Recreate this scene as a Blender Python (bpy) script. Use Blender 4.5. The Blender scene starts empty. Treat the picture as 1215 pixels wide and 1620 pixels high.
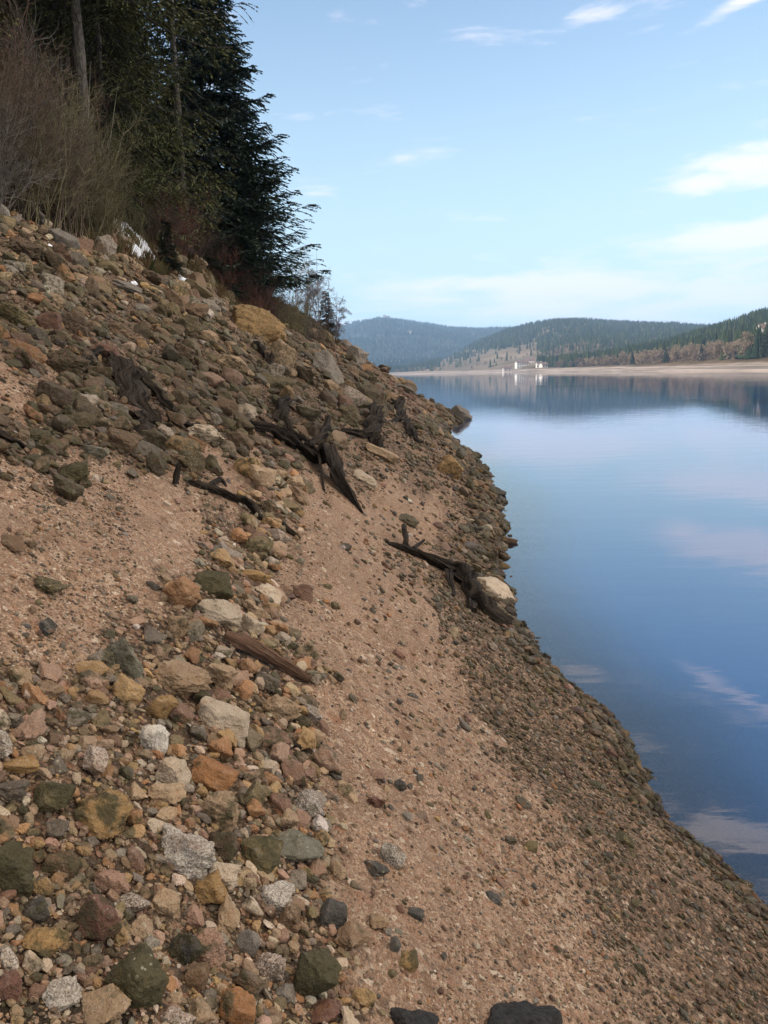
import bpy, math, random
import numpy as np
from mathutils import Matrix, Vector, Euler

# ------------------------------------------------------------------ camera, sky, sun, exposure
S = bpy.context.scene
COL = S.collection
H_CAM = 2.8; F_PX = 1224.0
P_ = math.radians(10.2); R_ = math.radians(1.4)
_fw = np.array([0, math.cos(P_), -math.sin(P_)]); _u0 = np.array([0, math.sin(P_), math.cos(P_)]); _r0 = np.array([1., 0, 0])
C_RT = _r0*math.cos(R_) - _u0*math.sin(R_); C_UP = _u0*math.cos(R_) + _r0*math.sin(R_); C_FW = _fw
cd = bpy.data.cameras.new("camera"); cam = bpy.data.objects.new("camera", cd); COL.objects.link(cam)
cam.matrix_world = Matrix(((C_RT[0], C_UP[0], -C_FW[0], 0), (C_RT[1], C_UP[1], -C_FW[1], 0), (C_RT[2], C_UP[2], -C_FW[2], H_CAM), (0, 0, 0, 1)))
cd.sensor_fit = 'VERTICAL'; cd.sensor_height = 24.0; cd.lens = 24.0*F_PX/1620.0
cd.clip_start = 0.05; cd.clip_end = 20000
S.camera = cam

SUN_EL = math.radians(23); SUN_AZ = math.radians(248)     # compass-like: 0 = +Y, 90 = +X
W = bpy.data.worlds.new("World"); S.world = W; W.use_nodes = True
def build_sky():
    nt = W.node_tree; N = nt.nodes; L = nt.links; N.clear()
    out = N.new('ShaderNodeOutputWorld'); bg = N.new('ShaderNodeBackground'); L.new(bg.outputs[0], out.inputs[0])
    sky = N.new('ShaderNodeTexSky'); sky.sky_type = 'NISHITA'; sky.sun_disc = False
    sky.sun_elevation = SUN_EL; sky.sun_rotation = SUN_AZ
    sky.altitude = 900; sky.air_density = 1.0; sky.dust_density = 0.6; sky.ozone_density = 1.3
    bg.inputs[1].default_value = 0.10
    tc = N.new('ShaderNodeTexCoord'); sx = N.new('ShaderNodeSeparateXYZ'); L.new(tc.outputs['Generated'], sx.inputs[0])
    def M(op, a, b=None, c=None):
        n = N.new('ShaderNodeMath'); n.operation = op
        for i, v in enumerate((a, b, c)):
            if v is None: continue
            if isinstance(v, (int, float)): n.inputs[i].default_value = v
            else: L.new(v, n.inputs[i])
        return n.outputs[0]
    az = M('ARCTAN2', sx.outputs[0], sx.outputs[1]); el = M('ARCSINE', sx.outputs[2])
    # streaky cloud texture in (azimuth, elevation)
    comb = N.new('ShaderNodeCombineXYZ'); L.new(az, comb.inputs[0]); L.new(M('MULTIPLY', el, 4.5), comb.inputs[1])
    L.new(M('MULTIPLY', sx.outputs[2], 0.0), comb.inputs[2])
    n1 = N.new('ShaderNodeTexNoise'); n1.inputs['Scale'].default_value = 7.0; n1.inputs['Detail'].default_value = 7.0; n1.inputs['Roughness'].default_value = 0.58
    n1.inputs['Distortion'].default_value = 0.3
    L.new(comb.outputs[0], n1.inputs['Vector'])
    # each cloud: centre az, el, half widths, tilt, strength  (radians)
    clouds = [(0.34, 0.085, 0.42, 0.045, 0.03, 0.66), (0.22, 0.035, 0.60, 0.040, 0.02, 0.85), (0.30, 0.105, 0.30, 0.022, 0.10, 0.80), (0.44, 0.140, 0.18, 0.020, 0.10, 0.80), (0.10, 0.105, 0.12, 0.014, 0.0, 0.75),
              (0.46, 0.215, 0.11, 0.020, 0.10, 0.95), (0.43, 0.375, 0.09, 0.010, 0.35, 0.72), (0.26, 0.375, 0.05, 0.010, 0.1, 0.5),
              (0.45, 0.53, 0.09, 0.022, -0.1, 0.9), (0.60, 0.60, 0.12, 0.035, -0.1, 0.9), (0.34, 0.60, 0.10, 0.03, 0.1, 0.75), (0.5, 0.67, 0.16, 0.05, 0.0, 0.7),
              (-0.8, 0.2, 0.3, 0.05, 0.0, 0.8), (1.3, 0.15, 0.4, 0.05, 0.0, 0.8), (2.2, 0.2, 0.5, 0.06, 0.0, 0.8)]
    tot = None
    for (a, e, wa, we, tilt, st) in clouds:
        da = M('SUBTRACT', az, a); de = M('SUBTRACT', M('SUBTRACT', el, e), M('MULTIPLY', da, tilt))
        q = M('ADD', M('POWER', M('ABSOLUTE', M('DIVIDE', da, wa)), 2.0), M('POWER', M('ABSOLUTE', M('DIVIDE', de, we)), 2.0))
        g = M('MULTIPLY', M('POWER', 2.718, M('MULTIPLY', q, -1.0)), st)
        tot = g if tot is None else M('MAXIMUM', tot, g)
    thr = M('SUBTRACT', M('ADD', n1.outputs['Fac'], M('MULTIPLY', tot, 0.42)), 0.56)
    dens = N.new('ShaderNodeMapRange'); dens.interpolation_type = 'SMOOTHSTEP'; dens.inputs['From Min'].default_value = 0.0; dens.inputs['From Max'].default_value = 0.27
    dens.inputs['To Max'].default_value = 0.8
    L.new(thr, dens.inputs['Value'])
    # thin milky veil towards the horizon, plus warm bright sky overhead and behind, added unseen to light the bank
    el2 = M('MAXIMUM', el, 0.0); veil = M('MULTIPLY', M('POWER', 2.718, M('MULTIPLY', M('POWER', M('DIVIDE', el2, 0.30), 2.0), -1.0)), 0.72)
    v1 = N.new('ShaderNodeMix'); v1.data_type = 'RGBA'; L.new(veil, v1.inputs['Factor']); L.new(sky.outputs[0], v1.inputs['A']); v1.inputs['B'].default_value = (3.0, 4.05, 4.15, 1)
    v0 = N.new('ShaderNodeMix'); v0.data_type = 'RGBA'; L.new(M('MULTIPLY', M('POWER', 2.718, M('MULTIPLY', M('DIVIDE', el2, 0.15), -1.0)), 0.75), v0.inputs['Factor']); L.new(v1.outputs['Result'], v0.inputs['A']); v0.inputs['B'].default_value = (3.3, 4.0, 4.1, 1); v1 = v0
    def ss(x, a_, b_, hi):
        n = N.new('ShaderNodeMapRange'); n.interpolation_type = 'SMOOTHSTEP'; n.inputs['From Min'].default_value = a_; n.inputs['From Max'].default_value = b_; n.inputs['To Max'].default_value = hi; L.new(x, n.inputs['Value']); return n.outputs[0]
    sky_fill = M('MAXIMUM', ss(el, 0.80, 1.05, 0.85), ss(M('ABSOLUTE', az), 1.5, 2.3, 0.3))
    v2 = N.new('ShaderNodeMix'); v2.data_type = 'RGBA'; L.new(sky_fill, v2.inputs['Factor']); L.new(v1.outputs['Result'], v2.inputs['A']); v2.inputs['B'].default_value = (9.5, 8.0, 6.5, 1)
    # bright sky added out of frame at right, to light the bank from that side
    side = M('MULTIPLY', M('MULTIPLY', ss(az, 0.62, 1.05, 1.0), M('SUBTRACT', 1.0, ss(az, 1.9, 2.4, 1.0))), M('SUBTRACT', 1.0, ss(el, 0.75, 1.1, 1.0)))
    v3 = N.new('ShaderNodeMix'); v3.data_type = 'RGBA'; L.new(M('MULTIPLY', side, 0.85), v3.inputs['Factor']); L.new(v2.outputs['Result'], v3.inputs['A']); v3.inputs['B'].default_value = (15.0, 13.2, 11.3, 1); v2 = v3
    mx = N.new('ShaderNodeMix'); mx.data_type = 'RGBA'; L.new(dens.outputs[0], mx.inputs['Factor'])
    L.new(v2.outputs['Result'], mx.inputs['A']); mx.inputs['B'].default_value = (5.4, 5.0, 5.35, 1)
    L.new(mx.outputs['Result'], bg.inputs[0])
build_sky()
sl = bpy.data.lights.new("sun", 'SUN'); sun = bpy.data.objects.new("sun", sl); COL.objects.link(sun)
sl.energy = 2.6; sl.angle = math.radians(0.5); sl.color = (1.0, 0.90, 0.76)
_sd = Vector((math.sin(SUN_AZ)*math.cos(SUN_EL), math.cos(SUN_AZ)*math.cos(SUN_EL), math.sin(SUN_EL)))
sun.rotation_euler = _sd.to_track_quat('Z', 'Y').to_euler()
S.view_settings.view_transform = 'Standard'; S.view_settings.look = 'None'; S.view_settings.gamma = 1.0
S.view_settings.exposure = 1.25
S.render.engine = 'CYCLES'
S.cycles.max_bounces = 6; S.cycles.volume_bounces = 1; S.cycles.diffuse_bounces = 3; S.cycles.glossy_bounces = 3; S.cycles.transparent_max_bounces = 8

# ------------------------------------------------------------------ numeric helpers
rng = np.random.default_rng(7); random.seed(7)
def ray(u, v):
    u = np.asarray(u, float); v = np.asarray(v, float)
    return C_FW + C_RT*((u-607.5)/F_PX)[..., None] - C_UP*((v-810)/F_PX)[..., None]
def project(x, y, z):
    p = np.stack([np.asarray(x, float), np.asarray(y, float), np.asarray(z, float)-H_CAM], -1)
    d = p@C_FW; ok = d > 0.05; dd = np.where(ok, d, 1)
    return np.where(ok, 607.5+F_PX*(p@C_RT)/dd, -9999), np.where(ok, 810-F_PX*(p@C_UP)/dd, -9999), d
def hash3(i, j, k, s=0):
    n = (i.astype(np.int64)*374761393 + j.astype(np.int64)*668265263 + k.astype(np.int64)*2147483647 + s*974634777) & 0xffffffff
    n = ((n ^ (n >> 13))*1274126177) & 0xffffffff
    n = (n ^ (n >> 16)) & 0xffffff
    return n/float(0xffffff)
def vnoise(x, y, z=None, s=0):
    x = np.asarray(x, float); y = np.asarray(y, float); z = np.zeros_like(x) if z is None else np.asarray(z, float)
    xi = np.floor(x); yi = np.floor(y); zi = np.floor(z); fx = x-xi; fy = y-yi; fz = z-zi
    fx = fx*fx*(3-2*fx); fy = fy*fy*(3-2*fy); fz = fz*fz*(3-2*fz); r = 0
    for a in (0, 1):
        for b in (0, 1):
            for c in (0, 1):
                r = r + hash3(xi+a, yi+b, zi+c, s)*(fx if a else 1-fx)*(fy if b else 1-fy)*(fz if c else 1-fz)
    return r*2-1
def fbm(x, y, z=None, o=4, s=0, g=0.5):
    r = 0; a = 1
    for i in range(o):
        r = r + a*vnoise(np.asarray(x)*2**i, np.asarray(y)*2**i, None if z is None else np.asarray(z)*2**i, s+i*17); a *= g
    return r
def smooth(a, b, x):
    t = np.clip((x-a)/(b-a), 0, 1); return t*t*(3-2*t)
def in_poly(u, v, poly):
    r = np.zeros(np.shape(u), bool); n = len(poly)
    for i in range(n):
        x0, y0 = poly[i]; x1, y1 = poly[(i+1) % n]
        if y0 == y1: continue
        c = ((y0 > v) != (y1 > v)) & (u < (x1-x0)*(v-y0)/(y1-y0)+x0); r ^= c
    return r
def srgb(r, g, b):
    f = lambda c: ((c/255+0.055)/1.055)**2.4 if c > 10 else c/255/12.92
    return (f(r), f(g), f(b))

def mesh_np(name, verts, faces, mat=None, parent=None, color=None, smooth_shade=False, attrs=None, loc=None):
    """faces: (n,3) or (n,4) array"""
    me = bpy.data.meshes.new(name); verts = np.ascontiguousarray(verts, np.float32); faces = np.ascontiguousarray(faces, np.int32)
    nv = len(verts); nf, k = faces.shape
    me.vertices.add(nv); me.vertices.foreach_set('co', verts.ravel())
    me.loops.add(nf*k); me.loops.foreach_set('vertex_index', faces.ravel())
    me.polygons.add(nf); me.polygons.foreach_set('loop_start', np.arange(0, nf*k, k, dtype=np.int32))
    me.polygons.foreach_set('use_smooth', np.full(nf, bool(smooth_shade)))
    me.update(calc_edges=True)
    if color is not None:
        a = me.attributes.new('col', 'FLOAT_COLOR', 'POINT'); c = np.ones((nv, 4), np.float32); c[:, :color.shape[1]] = color; a.data.foreach_set('color', c.ravel())
    for k_, v_ in (attrs or {}).items():
        a = me.attributes.new(k_, 'FLOAT', 'POINT'); a.data.foreach_set('value', np.ascontiguousarray(v_, np.float32))
    if mat: me.materials.append(mat)
    o = bpy.data.objects.new(name, me); COL.objects.link(o)
    if parent: o.parent = parent
    if loc is not None: o.location = loc
    return o
def tag(o, label=None, cat=None, group=None, kind=None):
    if label: o['label'] = label
    if cat: o['category'] = cat
    if group: o['group'] = group
    if kind: o['kind'] = kind
    return o
def empty(name, loc, label=None, cat=None, group=None):
    o = bpy.data.objects.new(name, None); COL.objects.link(o); o.location = loc; o.empty_display_size = 0.2
    return tag(o, label, cat, group)
def grid_faces(nr, nc):
    i = np.arange(nr-1)[:, None]*nc+np.arange(nc-1)[None, :]
    return np.stack([i, i+1, i+nc+1, i+nc], -1).reshape(-1, 4)

# ------------------------------------------------------------------ material helpers
class NT:
    def __init__(s, name):
        s.m = bpy.data.materials.new(name); s.m.use_nodes = True; s.t = s.m.node_tree; s.t.nodes.clear()
        s.out = s.n('ShaderNodeOutputMaterial')
    def n(s, t, **kw):
        nd = s.t.nodes.new(t)
        for k, v in kw.items(): setattr(nd, k, v)
        return nd
    def set(s, sock, v):
        if isinstance(v, bpy.types.NodeSocket): s.t.links.new(v, sock)
        elif isinstance(v, (tuple, list)) and len(v) == 3 and sock.type == 'RGBA': sock.default_value = (*v, 1)
        else: sock.default_value = v
    def noise(s, vec, scale, detail=4, rough=0.55, dist=0.0):
        nd = s.n('ShaderNodeTexNoise'); s.set(nd.inputs['Vector'], vec); nd.inputs['Scale'].default_value = scale
        nd.inputs['Detail'].default_value = detail; nd.inputs['Roughness'].default_value = rough; nd.inputs['Distortion'].default_value = dist
        return nd.outputs['Fac']
    def voro(s, vec, scale, feature='F1', rnd=1.0):
        nd = s.n('ShaderNodeTexVoronoi', feature=feature); s.set(nd.inputs['Vector'], vec); nd.inputs['Scale'].default_value = scale; nd.inputs['Randomness'].default_value = rnd
        return nd
    def math(s, op, a, b=0.0, clamp=False):
        nd = s.n('ShaderNodeMath', operation=op, use_clamp=clamp); s.set(nd.inputs[0], a); s.set(nd.inputs[1], b); return nd.outputs[0]
    def mr(s, v, a, b, c=0.0, d=1.0):
        nd = s.n('ShaderNodeMapRange', interpolation_type='SMOOTHSTEP'); s.set(nd.inputs['Value'], v)
        for k, q in zip(('From Min', 'From Max', 'To Min', 'To Max'), (a, b, c, d)): nd.inputs[k].default_value = q
        return nd.outputs[0]
    def mix(s, f, a, b, mode='MIX'):
        nd = s.n('ShaderNodeMix', data_type='RGBA', blend_type=mode); s.set(nd.inputs['Factor'], f); s.set(nd.inputs['A'], a); s.set(nd.inputs['B'], b); return nd.outputs['Result']
    def ramp(s, f, stops, interp='LINEAR'):
        nd = s.n('ShaderNodeValToRGB'); s.set(nd.inputs[0], f); cr = nd.color_ramp; cr.interpolation = interp
        while len(cr.elements) < len(stops): cr.elements.new(0.5)
        for e, (p, c) in zip(cr.elements, stops): e.position = p; e.color = (*c, 1)
        return nd.outputs[0]
    def bump(s, h, strength, dist=0.01, normal=None):
        nd = s.n('ShaderNodeBump'); s.set(nd.inputs['Height'], h); nd.inputs['Strength'].default_value = strength; nd.inputs['Distance'].default_value = dist
        if normal is not None: s.set(nd.inputs['Normal'], normal)
        return nd.outputs[0]
    def bsdf(s, color, rough=0.9, normal=None, spec=0.3, **kw):
        b = s.n('ShaderNodeBsdfPrincipled'); s.set(b.inputs['Base Color'], color); s.set(b.inputs['Roughness'], rough); b.inputs['Specular IOR Level'].default_value = spec
        if normal is not None: s.set(b.inputs['Normal'], normal)
        s.t.links.new(b.outputs[0], s.out.inputs['Surface']); return b
    def pos(s): return s.n('ShaderNodeNewGeometry').outputs['Position']
    def attr(s, name, out='Color'):
        a = s.n('ShaderNodeAttribute', attribute_name=name); return a.outputs[out]

# ------------------------------------------------------------------ the bank's shape
_xy = np.array([(-60, 3.0), (-20, 2.5), (0, 2.1), (2.4, 1.98), (3.47, 1.92), (3.96, 1.86), (4.37, 1.76), (4.9, 1.77), (5.83, 1.75), (6.54, 1.62), (7.43, 1.51), (8.33, 1.46), (9.47, 1.5), (11.1, 1.62), (13.38, 2.1), (17.7, 2.5),
                (21.75, 2.74), (28.2, 2.86), (32, 2.72), (34, 2.62), (37, 2.95), (42, 3.8), (46.66, 4.45), (48.5, 4.1), (52, 1.5), (60, -5), (80, -16), (130, -40), (300, -110), (900, -300), (2000, -600), (9000, -900)])
def shore_x(y):
    y = np.asarray(y, float); return np.interp(y, _xy[:, 0], _xy[:, 1])+np.where((y > 1) & (y < 50), .06+.004*y, 0)*(vnoise(y*1.5, 0*y+3.3, s=2)+.5*vnoise(y*4.1, 0*y+7.7, s=3))
def dtop(y): return np.interp(y, [0, 8, 14, 24, 35, 45], [9.6, 9.2, 8.7, 7.9, 7.2, 6.9])
SL = 0.665
def height(x, y, fine=True):
    x = np.asarray(x, float); y = np.asarray(y, float)
    d = shore_x(y)-x
    k = np.interp(y, [0, 47, 52, 80], [1, 1, 0.75, 0.6])
    fade = smooth(0.0, 0.6, np.abs(d))*np.clip(np.abs(y)*0.12, 0.25, 1)
    dt = dtop(y)
    under = np.maximum(-0.5*np.abs(d), -11)*1.0
    on = SL*d*k
    over = SL*dt*k + 0.5*smooth(0, 1.2, d-dt) + 45*(1-np.exp(-0.62*np.maximum(d-dt, 0)/45))
    h = np.where(d < 0, np.where(d > -1.5, SL*d, np.maximum(-SL*1.5+0.42*(d+1.5), -12)), np.where(d < dt, on, over))
    h = h + fade*(0.10*fbm(x*0.55+3, y*0.4, o=3, s=5))
    # little gravel terraces and the shallow trough of the sand tongue
    h = h + fade*np.clip(d*0.3, 0, 1)*0.035*fbm(x*2.4, y*1.7, o=3, s=9)
    if fine: h = h + smooth(0.0, 0.25, d+0.15)*0.010*fbm(x*14, y*14, o=3, s=21)*np.clip(8/np.maximum(np.abs(y), 1), 0.5, 1)
    return h
def ground_at(u, v, tmax=90):
    """where the line of sight through a photograph point meets the bank (scalar)"""
    d = ray(u, v); ts = np.exp(np.linspace(math.log(0.8), math.log(tmax), 900)); z = H_CAM+ts*d[2]-height(ts*d[0], ts*d[1], False)
    i = np.where(z < 0)[0]
    if len(i) == 0: return None
    i = i[0]; a, b = (ts[i-1] if i else 0.5), ts[i]
    for _ in range(25):
        m = (a+b)/2
        if H_CAM+m*d[2]-height(m*d[0], m*d[1], False) < 0: b = m
        else: a = m
    t = (a+b)/2
    return np.array([t*d[0], t*d[1], H_CAM+t*d[2]]), t
def normal_at(x, y):
    e = 0.25; hx = (height(x+e, y, False)-height(x-e, y, False))/(2*e); hy = (height(x, y+e, False)-height(x, y-e, False))/(2*e)
    n = Vector((-hx, -hy, 1)); n.normalize(); return n

# what lies where on the bank, surveyed from the photograph
RUBBLE = [(-900, 1090), (0, 1085), (70, 1060), (130, 1080), (185, 1010), (215, 960), (290, 905), (330, 870), (420, 760), (450, 800), (445, 880), (425, 940), (430, 1000), (490, 1080), (500, 1180), (515, 1290), (525, 1400), (535, 1500), (570, 1620), (640, 2400), (-900, 2400)]
SAND_L = [(-900, 700), (0, 725), (70, 745), (150, 735), (240, 745), (300, 800), (330, 850), (290, 905), (215, 960), (185, 1010), (130, 1080), (70, 1060), (0, 1085), (-900, 1090)]
TONGUE = [(455, 770), (520, 780), (600, 815), (640, 900), (690, 1000), (760, 1110), (820, 1220), (870, 1310), (905, 1380), (930, 1450), (960, 1530), (1000, 1620), (1400, 2400), (640, 2400), (570, 1620), (535, 1500), (525, 1400), (515, 1290), (500, 1180), (490, 1080), (430, 1000), (425, 940), (445, 880), (450, 800)]
SANDP = [[(-60, 530), (60, 560), (110, 600), (80, 650), (-60, 670)], [(280, 700), (350, 690), (420, 715), (450, 790), (400, 790), (330, 760)], [(560, 760), (640, 740), (700, 770), (720, 830), (640, 850), (580, 810)]]
FARRED = [(430, 500), (560, 540), (740, 665), (690, 700), (640, 640), (500, 560)]
def zone(u, v, x, y):
    """0 upper rubble, 1 near rubble, 2 sand, 3 dark gravel by the water, 4 reddish far scree"""
    s = 1+0*u
    ju = u+30*fbm(x*3/np.maximum(y*.15, .6), y*3/np.maximum(y*.15, .6), o=5, s=31, g=.7); jv = v+30*fbm(x*3/np.maximum(y*.15, .6), y*3/np.maximum(y*.15, .6), o=5, s=77, g=.7)
    z = np.zeros(np.shape(u), int)
    right = jv > np.interp(ju, [450, 600, 850], [760, 640, 760]); z[right] = 3
    ju = ju+rng.normal(0, 11, np.shape(u)); jv = jv+rng.normal(0, 11, np.shape(u))
    z[in_poly(ju, jv, FARRED)] = 4
    z[in_poly(ju, jv, TONGUE) | in_poly(ju, jv, SAND_L)] = 2
    for p in SANDP: z[in_poly(ju, jv, p)] = 2
    z[in_poly(ju, jv, RUBBLE)] = 1
    return z
# ------------------------------------------------------------------ ground
def ground_material():
    t = NT('bank_grit'); p = t.pos(); kind = t.n('ShaderNodeAttribute', attribute_name='col').outputs['Color']
    v1 = t.voro(p, 150); v2 = t.voro(p, 62); v3 = t.voro(p, 26)
    def pick(v, stops): 
        sp = t.n('ShaderNodeSeparateColor'); t.set(sp.inputs[0], v.outputs['Color']); return t.ramp(sp.outputs[0], stops, 'CONSTANT'), sp.outputs[1]
    grit = [(q, (c0*1.27, c1*1.20, c2*1.07)) for q, (c0, c1, c2) in [(0, (.19, .115, .075)), (.16, (.30, .20, .14)), (.36, (.37, .255, .185)), (.55, (.27, .165, .11)), (.68, (.45, .35, .27)), (.82, (.30, .16, .10)), (.90, (.12, .09, .07)), (.96, (.60, .52, .43))]]
    c1, r1 = pick(v1, grit); c2, r2 = pick(v2, grit); c3, r3 = pick(v3, grit)
    base = t.mix(t.mr(r2, .55, .6), c1, c2); base = t.mix(t.mr(r3, .86, .88), base, c3)
    base = t.mix(0.22, base, (.40, .285, .195))
    mpz = t.n('ShaderNodeMapping'); t.set(mpz.inputs['Vector'], p); mpz.inputs['Scale'].default_value = (.35, .35, 9)
    strand = t.noise(mpz.outputs[0], 1.6, 4, .6); base = t.mix(t.mr(strand, .48, .66, 0, .38), base, t.mix(1.0, base, (.58, .54, .50), 'MULTIPLY'))
    # damp and dusty drifts
    nz = t.noise(p, 1.3, 5); base = t.mix(t.mr(nz, .35, .7, 0, .35), base, (.22, .14, .095))
    nz2 = t.noise(p, 6, 5); base = t.mix(t.mr(nz2, .5, .75, 0, .3), base, (.36, .27, .20))
    sp = t.n('ShaderNodeSeparateColor'); t.set(sp.inputs[0], kind)
    dark = t.mix(t.noise(p, 9, 5), (.030, .022, .014), (.075, .052, .032)); dark = t.mix(t.mr(r2, .6, .62), dark, c2); dark = t.mix(0.35, dark, (.045, .033, .021))  # dark soil colour, deepened to paint in the shade of gaps between stones
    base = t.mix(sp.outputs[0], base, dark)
    forest = t.mix(t.mr(t.noise(p, 7, 6, .7), .35, .65), (.035, .025, .015), (.11, .062, .03)); base = t.mix(sp.outputs[1], base, forest)
    base = t.mix(sp.outputs[2], base, t.mix(1.0, base, (.42, .38, .32), 'MULTIPLY'))
    hgt = t.math('ADD', t.math('MULTIPLY', v1.outputs['Distance'], -1.0), t.math('MULTIPLY', v2.outputs['Distance'], -2.2))
    hgt = t.math('ADD', hgt, t.math('MULTIPLY', t.noise(p, 35, 5, .6), 2.0))
    t.bsdf(base, t.mr(sp.outputs[2], 0, 1, .92, .35), t.bump(hgt, 1.0, 0.010), 0.25)
    return t.m
def build_ground():
    ys = [-60., -30, -15, -8, -4, -2]+list(np.arange(-1, 0.9, .06)); y = 0.9
    while y < 4.5: ys.append(y); y += .014
    while y < 60: ys.append(y); y *= 1.0045
    while y < 9000: ys.append(y); y *= 1.12
    ys = np.array(ys)
    a = [0.0]; 
    while a[-1] < 150: a.append(a[-1]+(.014 if a[-1] < 3.6 else .014+(a[-1]-3.6)*.022))
    a = np.array(a); b = [0.0]
    while b[-1] < 9000: b.append(b[-1]+(.03 if b[-1] < .6 else .03+(b[-1]-.6)*.5))
    d = np.concatenate([-np.array(b)[:0:-1], a])           # distance up-slope from the waterline
    Y, D = np.meshgrid(ys, d, indexing='ij'); X = shore_x(Y)-D*np.where(Y > 60, Y/60, 1)
    Z = height(X, Y); Z = np.where(Y > 2500, np.minimum(Z, -3), Z)
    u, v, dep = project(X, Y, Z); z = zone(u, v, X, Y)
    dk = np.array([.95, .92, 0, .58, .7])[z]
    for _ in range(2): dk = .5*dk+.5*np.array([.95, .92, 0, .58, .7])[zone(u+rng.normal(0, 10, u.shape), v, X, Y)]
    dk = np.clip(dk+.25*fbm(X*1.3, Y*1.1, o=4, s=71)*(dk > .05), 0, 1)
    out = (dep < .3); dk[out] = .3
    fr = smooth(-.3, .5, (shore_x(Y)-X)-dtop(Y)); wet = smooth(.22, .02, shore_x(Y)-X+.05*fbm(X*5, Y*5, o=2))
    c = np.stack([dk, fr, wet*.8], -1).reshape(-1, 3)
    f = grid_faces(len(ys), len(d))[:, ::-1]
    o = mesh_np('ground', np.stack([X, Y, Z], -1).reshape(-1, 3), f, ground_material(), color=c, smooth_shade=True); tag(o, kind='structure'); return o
build_ground()

# ------------------------------------------------------------------ water
def water_material():
    t = NT('lake_water'); p = t.pos()
    mp = t.n('ShaderNodeMapping'); t.set(mp.inputs['Vector'], p); mp.inputs['Scale'].default_value = (0.35, 1.0, 1); mp.inputs['Rotation'].default_value = (0, 0, 0.3)
    n1 = t.noise(mp.outputs[0], 1.6, 3, .5); n2 = t.noise(mp.outputs[0], 7.0, 3, .5); n3 = t.noise(p, .03, 3)
    hgt = t.math('ADD', t.math('MULTIPLY', n1, 1.0), t.math('MULTIPLY', n2, .22)); hgt = t.math('MULTIPLY', hgt, t.mr(n3, .35, .65, .35, 1.0))
    nrm = t.bump(hgt, 0.10, 0.06)
    fr = t.n('ShaderNodeFresnel'); fr.inputs['IOR'].default_value = 2.1; t.set(fr.inputs['Normal'], nrm)
    gl = t.n('ShaderNodeBsdfGlossy'); gl.inputs['Roughness'].default_value = 0.02; gl.inputs['Color'].default_value = (1, 1, 1, 1); t.set(gl.inputs['Normal'], nrm)
    body = t.n('ShaderNodeBsdfDiffuse'); body.inputs['Color'].default_value = (.006, .062, .20, 1)
    tr = t.n('ShaderNodeBsdfTransparent'); tr.inputs['Color'].default_value = (.62, .68, .62, 1)
    dp = t.attr('depth', 'Fac'); m1 = t.n('ShaderNodeMixShader'); t.set(m1.inputs[0], t.mr(dp, 0.0, 1.1)); t.t.links.new(tr.outputs[0], m1.inputs[1]); t.t.links.new(body.outputs[0], m1.inputs[2])
    m2 = t.n('ShaderNodeMixShader'); t.set(m2.inputs[0], fr.outputs[0]); t.t.links.new(m1.outputs[0], m2.inputs[1]); t.t.links.new(gl.outputs[0], m2.inputs[2])
    t.t.links.new(m2.outputs[0], t.out.inputs['Surface']); return t.m
def build_water():
    ys = [-60., -20, -8, -4]+list(np.arange(-2, 12, .15)); y = 12.
    while y < 9000: ys.append(y); y *= 1.03
    ys = np.array(ys); b = [-.8]
    while b[-1] < 2.6: b.append(b[-1]+.08)
    while b[-1] < 6500: b.append(b[-1]*1.35)
    Y, B = np.meshgrid(ys, np.array(b), indexing='ij'); X = shore_x(Y)+B; g = height(X, Y, False)
    o = mesh_np('lake_water', np.stack([X, Y, 0*X], -1).reshape(-1, 3), grid_faces(len(ys), len(b)), water_material(), attrs={'depth': np.maximum(-g, 0).ravel()}); tag(o, kind='structure')
build_water()

# ------------------------------------------------------------------ far hills
def hz_el(u, v):
    d = ray(u, v); return d[..., 0]/d[..., 1], d[..., 2]/np.hypot(d[..., 0], d[..., 1])
def hill_material(name, pal, beach=(.34, .28, .235)):
    t = NT(name); p = t.pos(); n = t.noise(p, .012, 6, .6); base = t.ramp(n, [(.3, pal[0]), (.5, pal[1]), (.66, pal[2])])
    sx = t.n('ShaderNodeSeparateXYZ'); t.set(sx.inputs[0], p); z = sx.outputs[2]
    mp = t.n('ShaderNodeMapping'); t.set(mp.inputs['Vector'], p); mp.inputs['Scale'].default_value = (.01, .01, 1.3)
    st = t.noise(mp.outputs[0], 1.6, 5, .6); bc = t.mix(t.mr(st, .38, .62), (.13, .11, .09), beach)
    f = t.mr(t.math('ADD', z, t.math('MULTIPLY', t.noise(p, .05, 3), 2.4)), 3.7, 5.2)
    t.bsdf(t.mix(f, bc, base), .95, None, .1); return t.m
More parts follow.
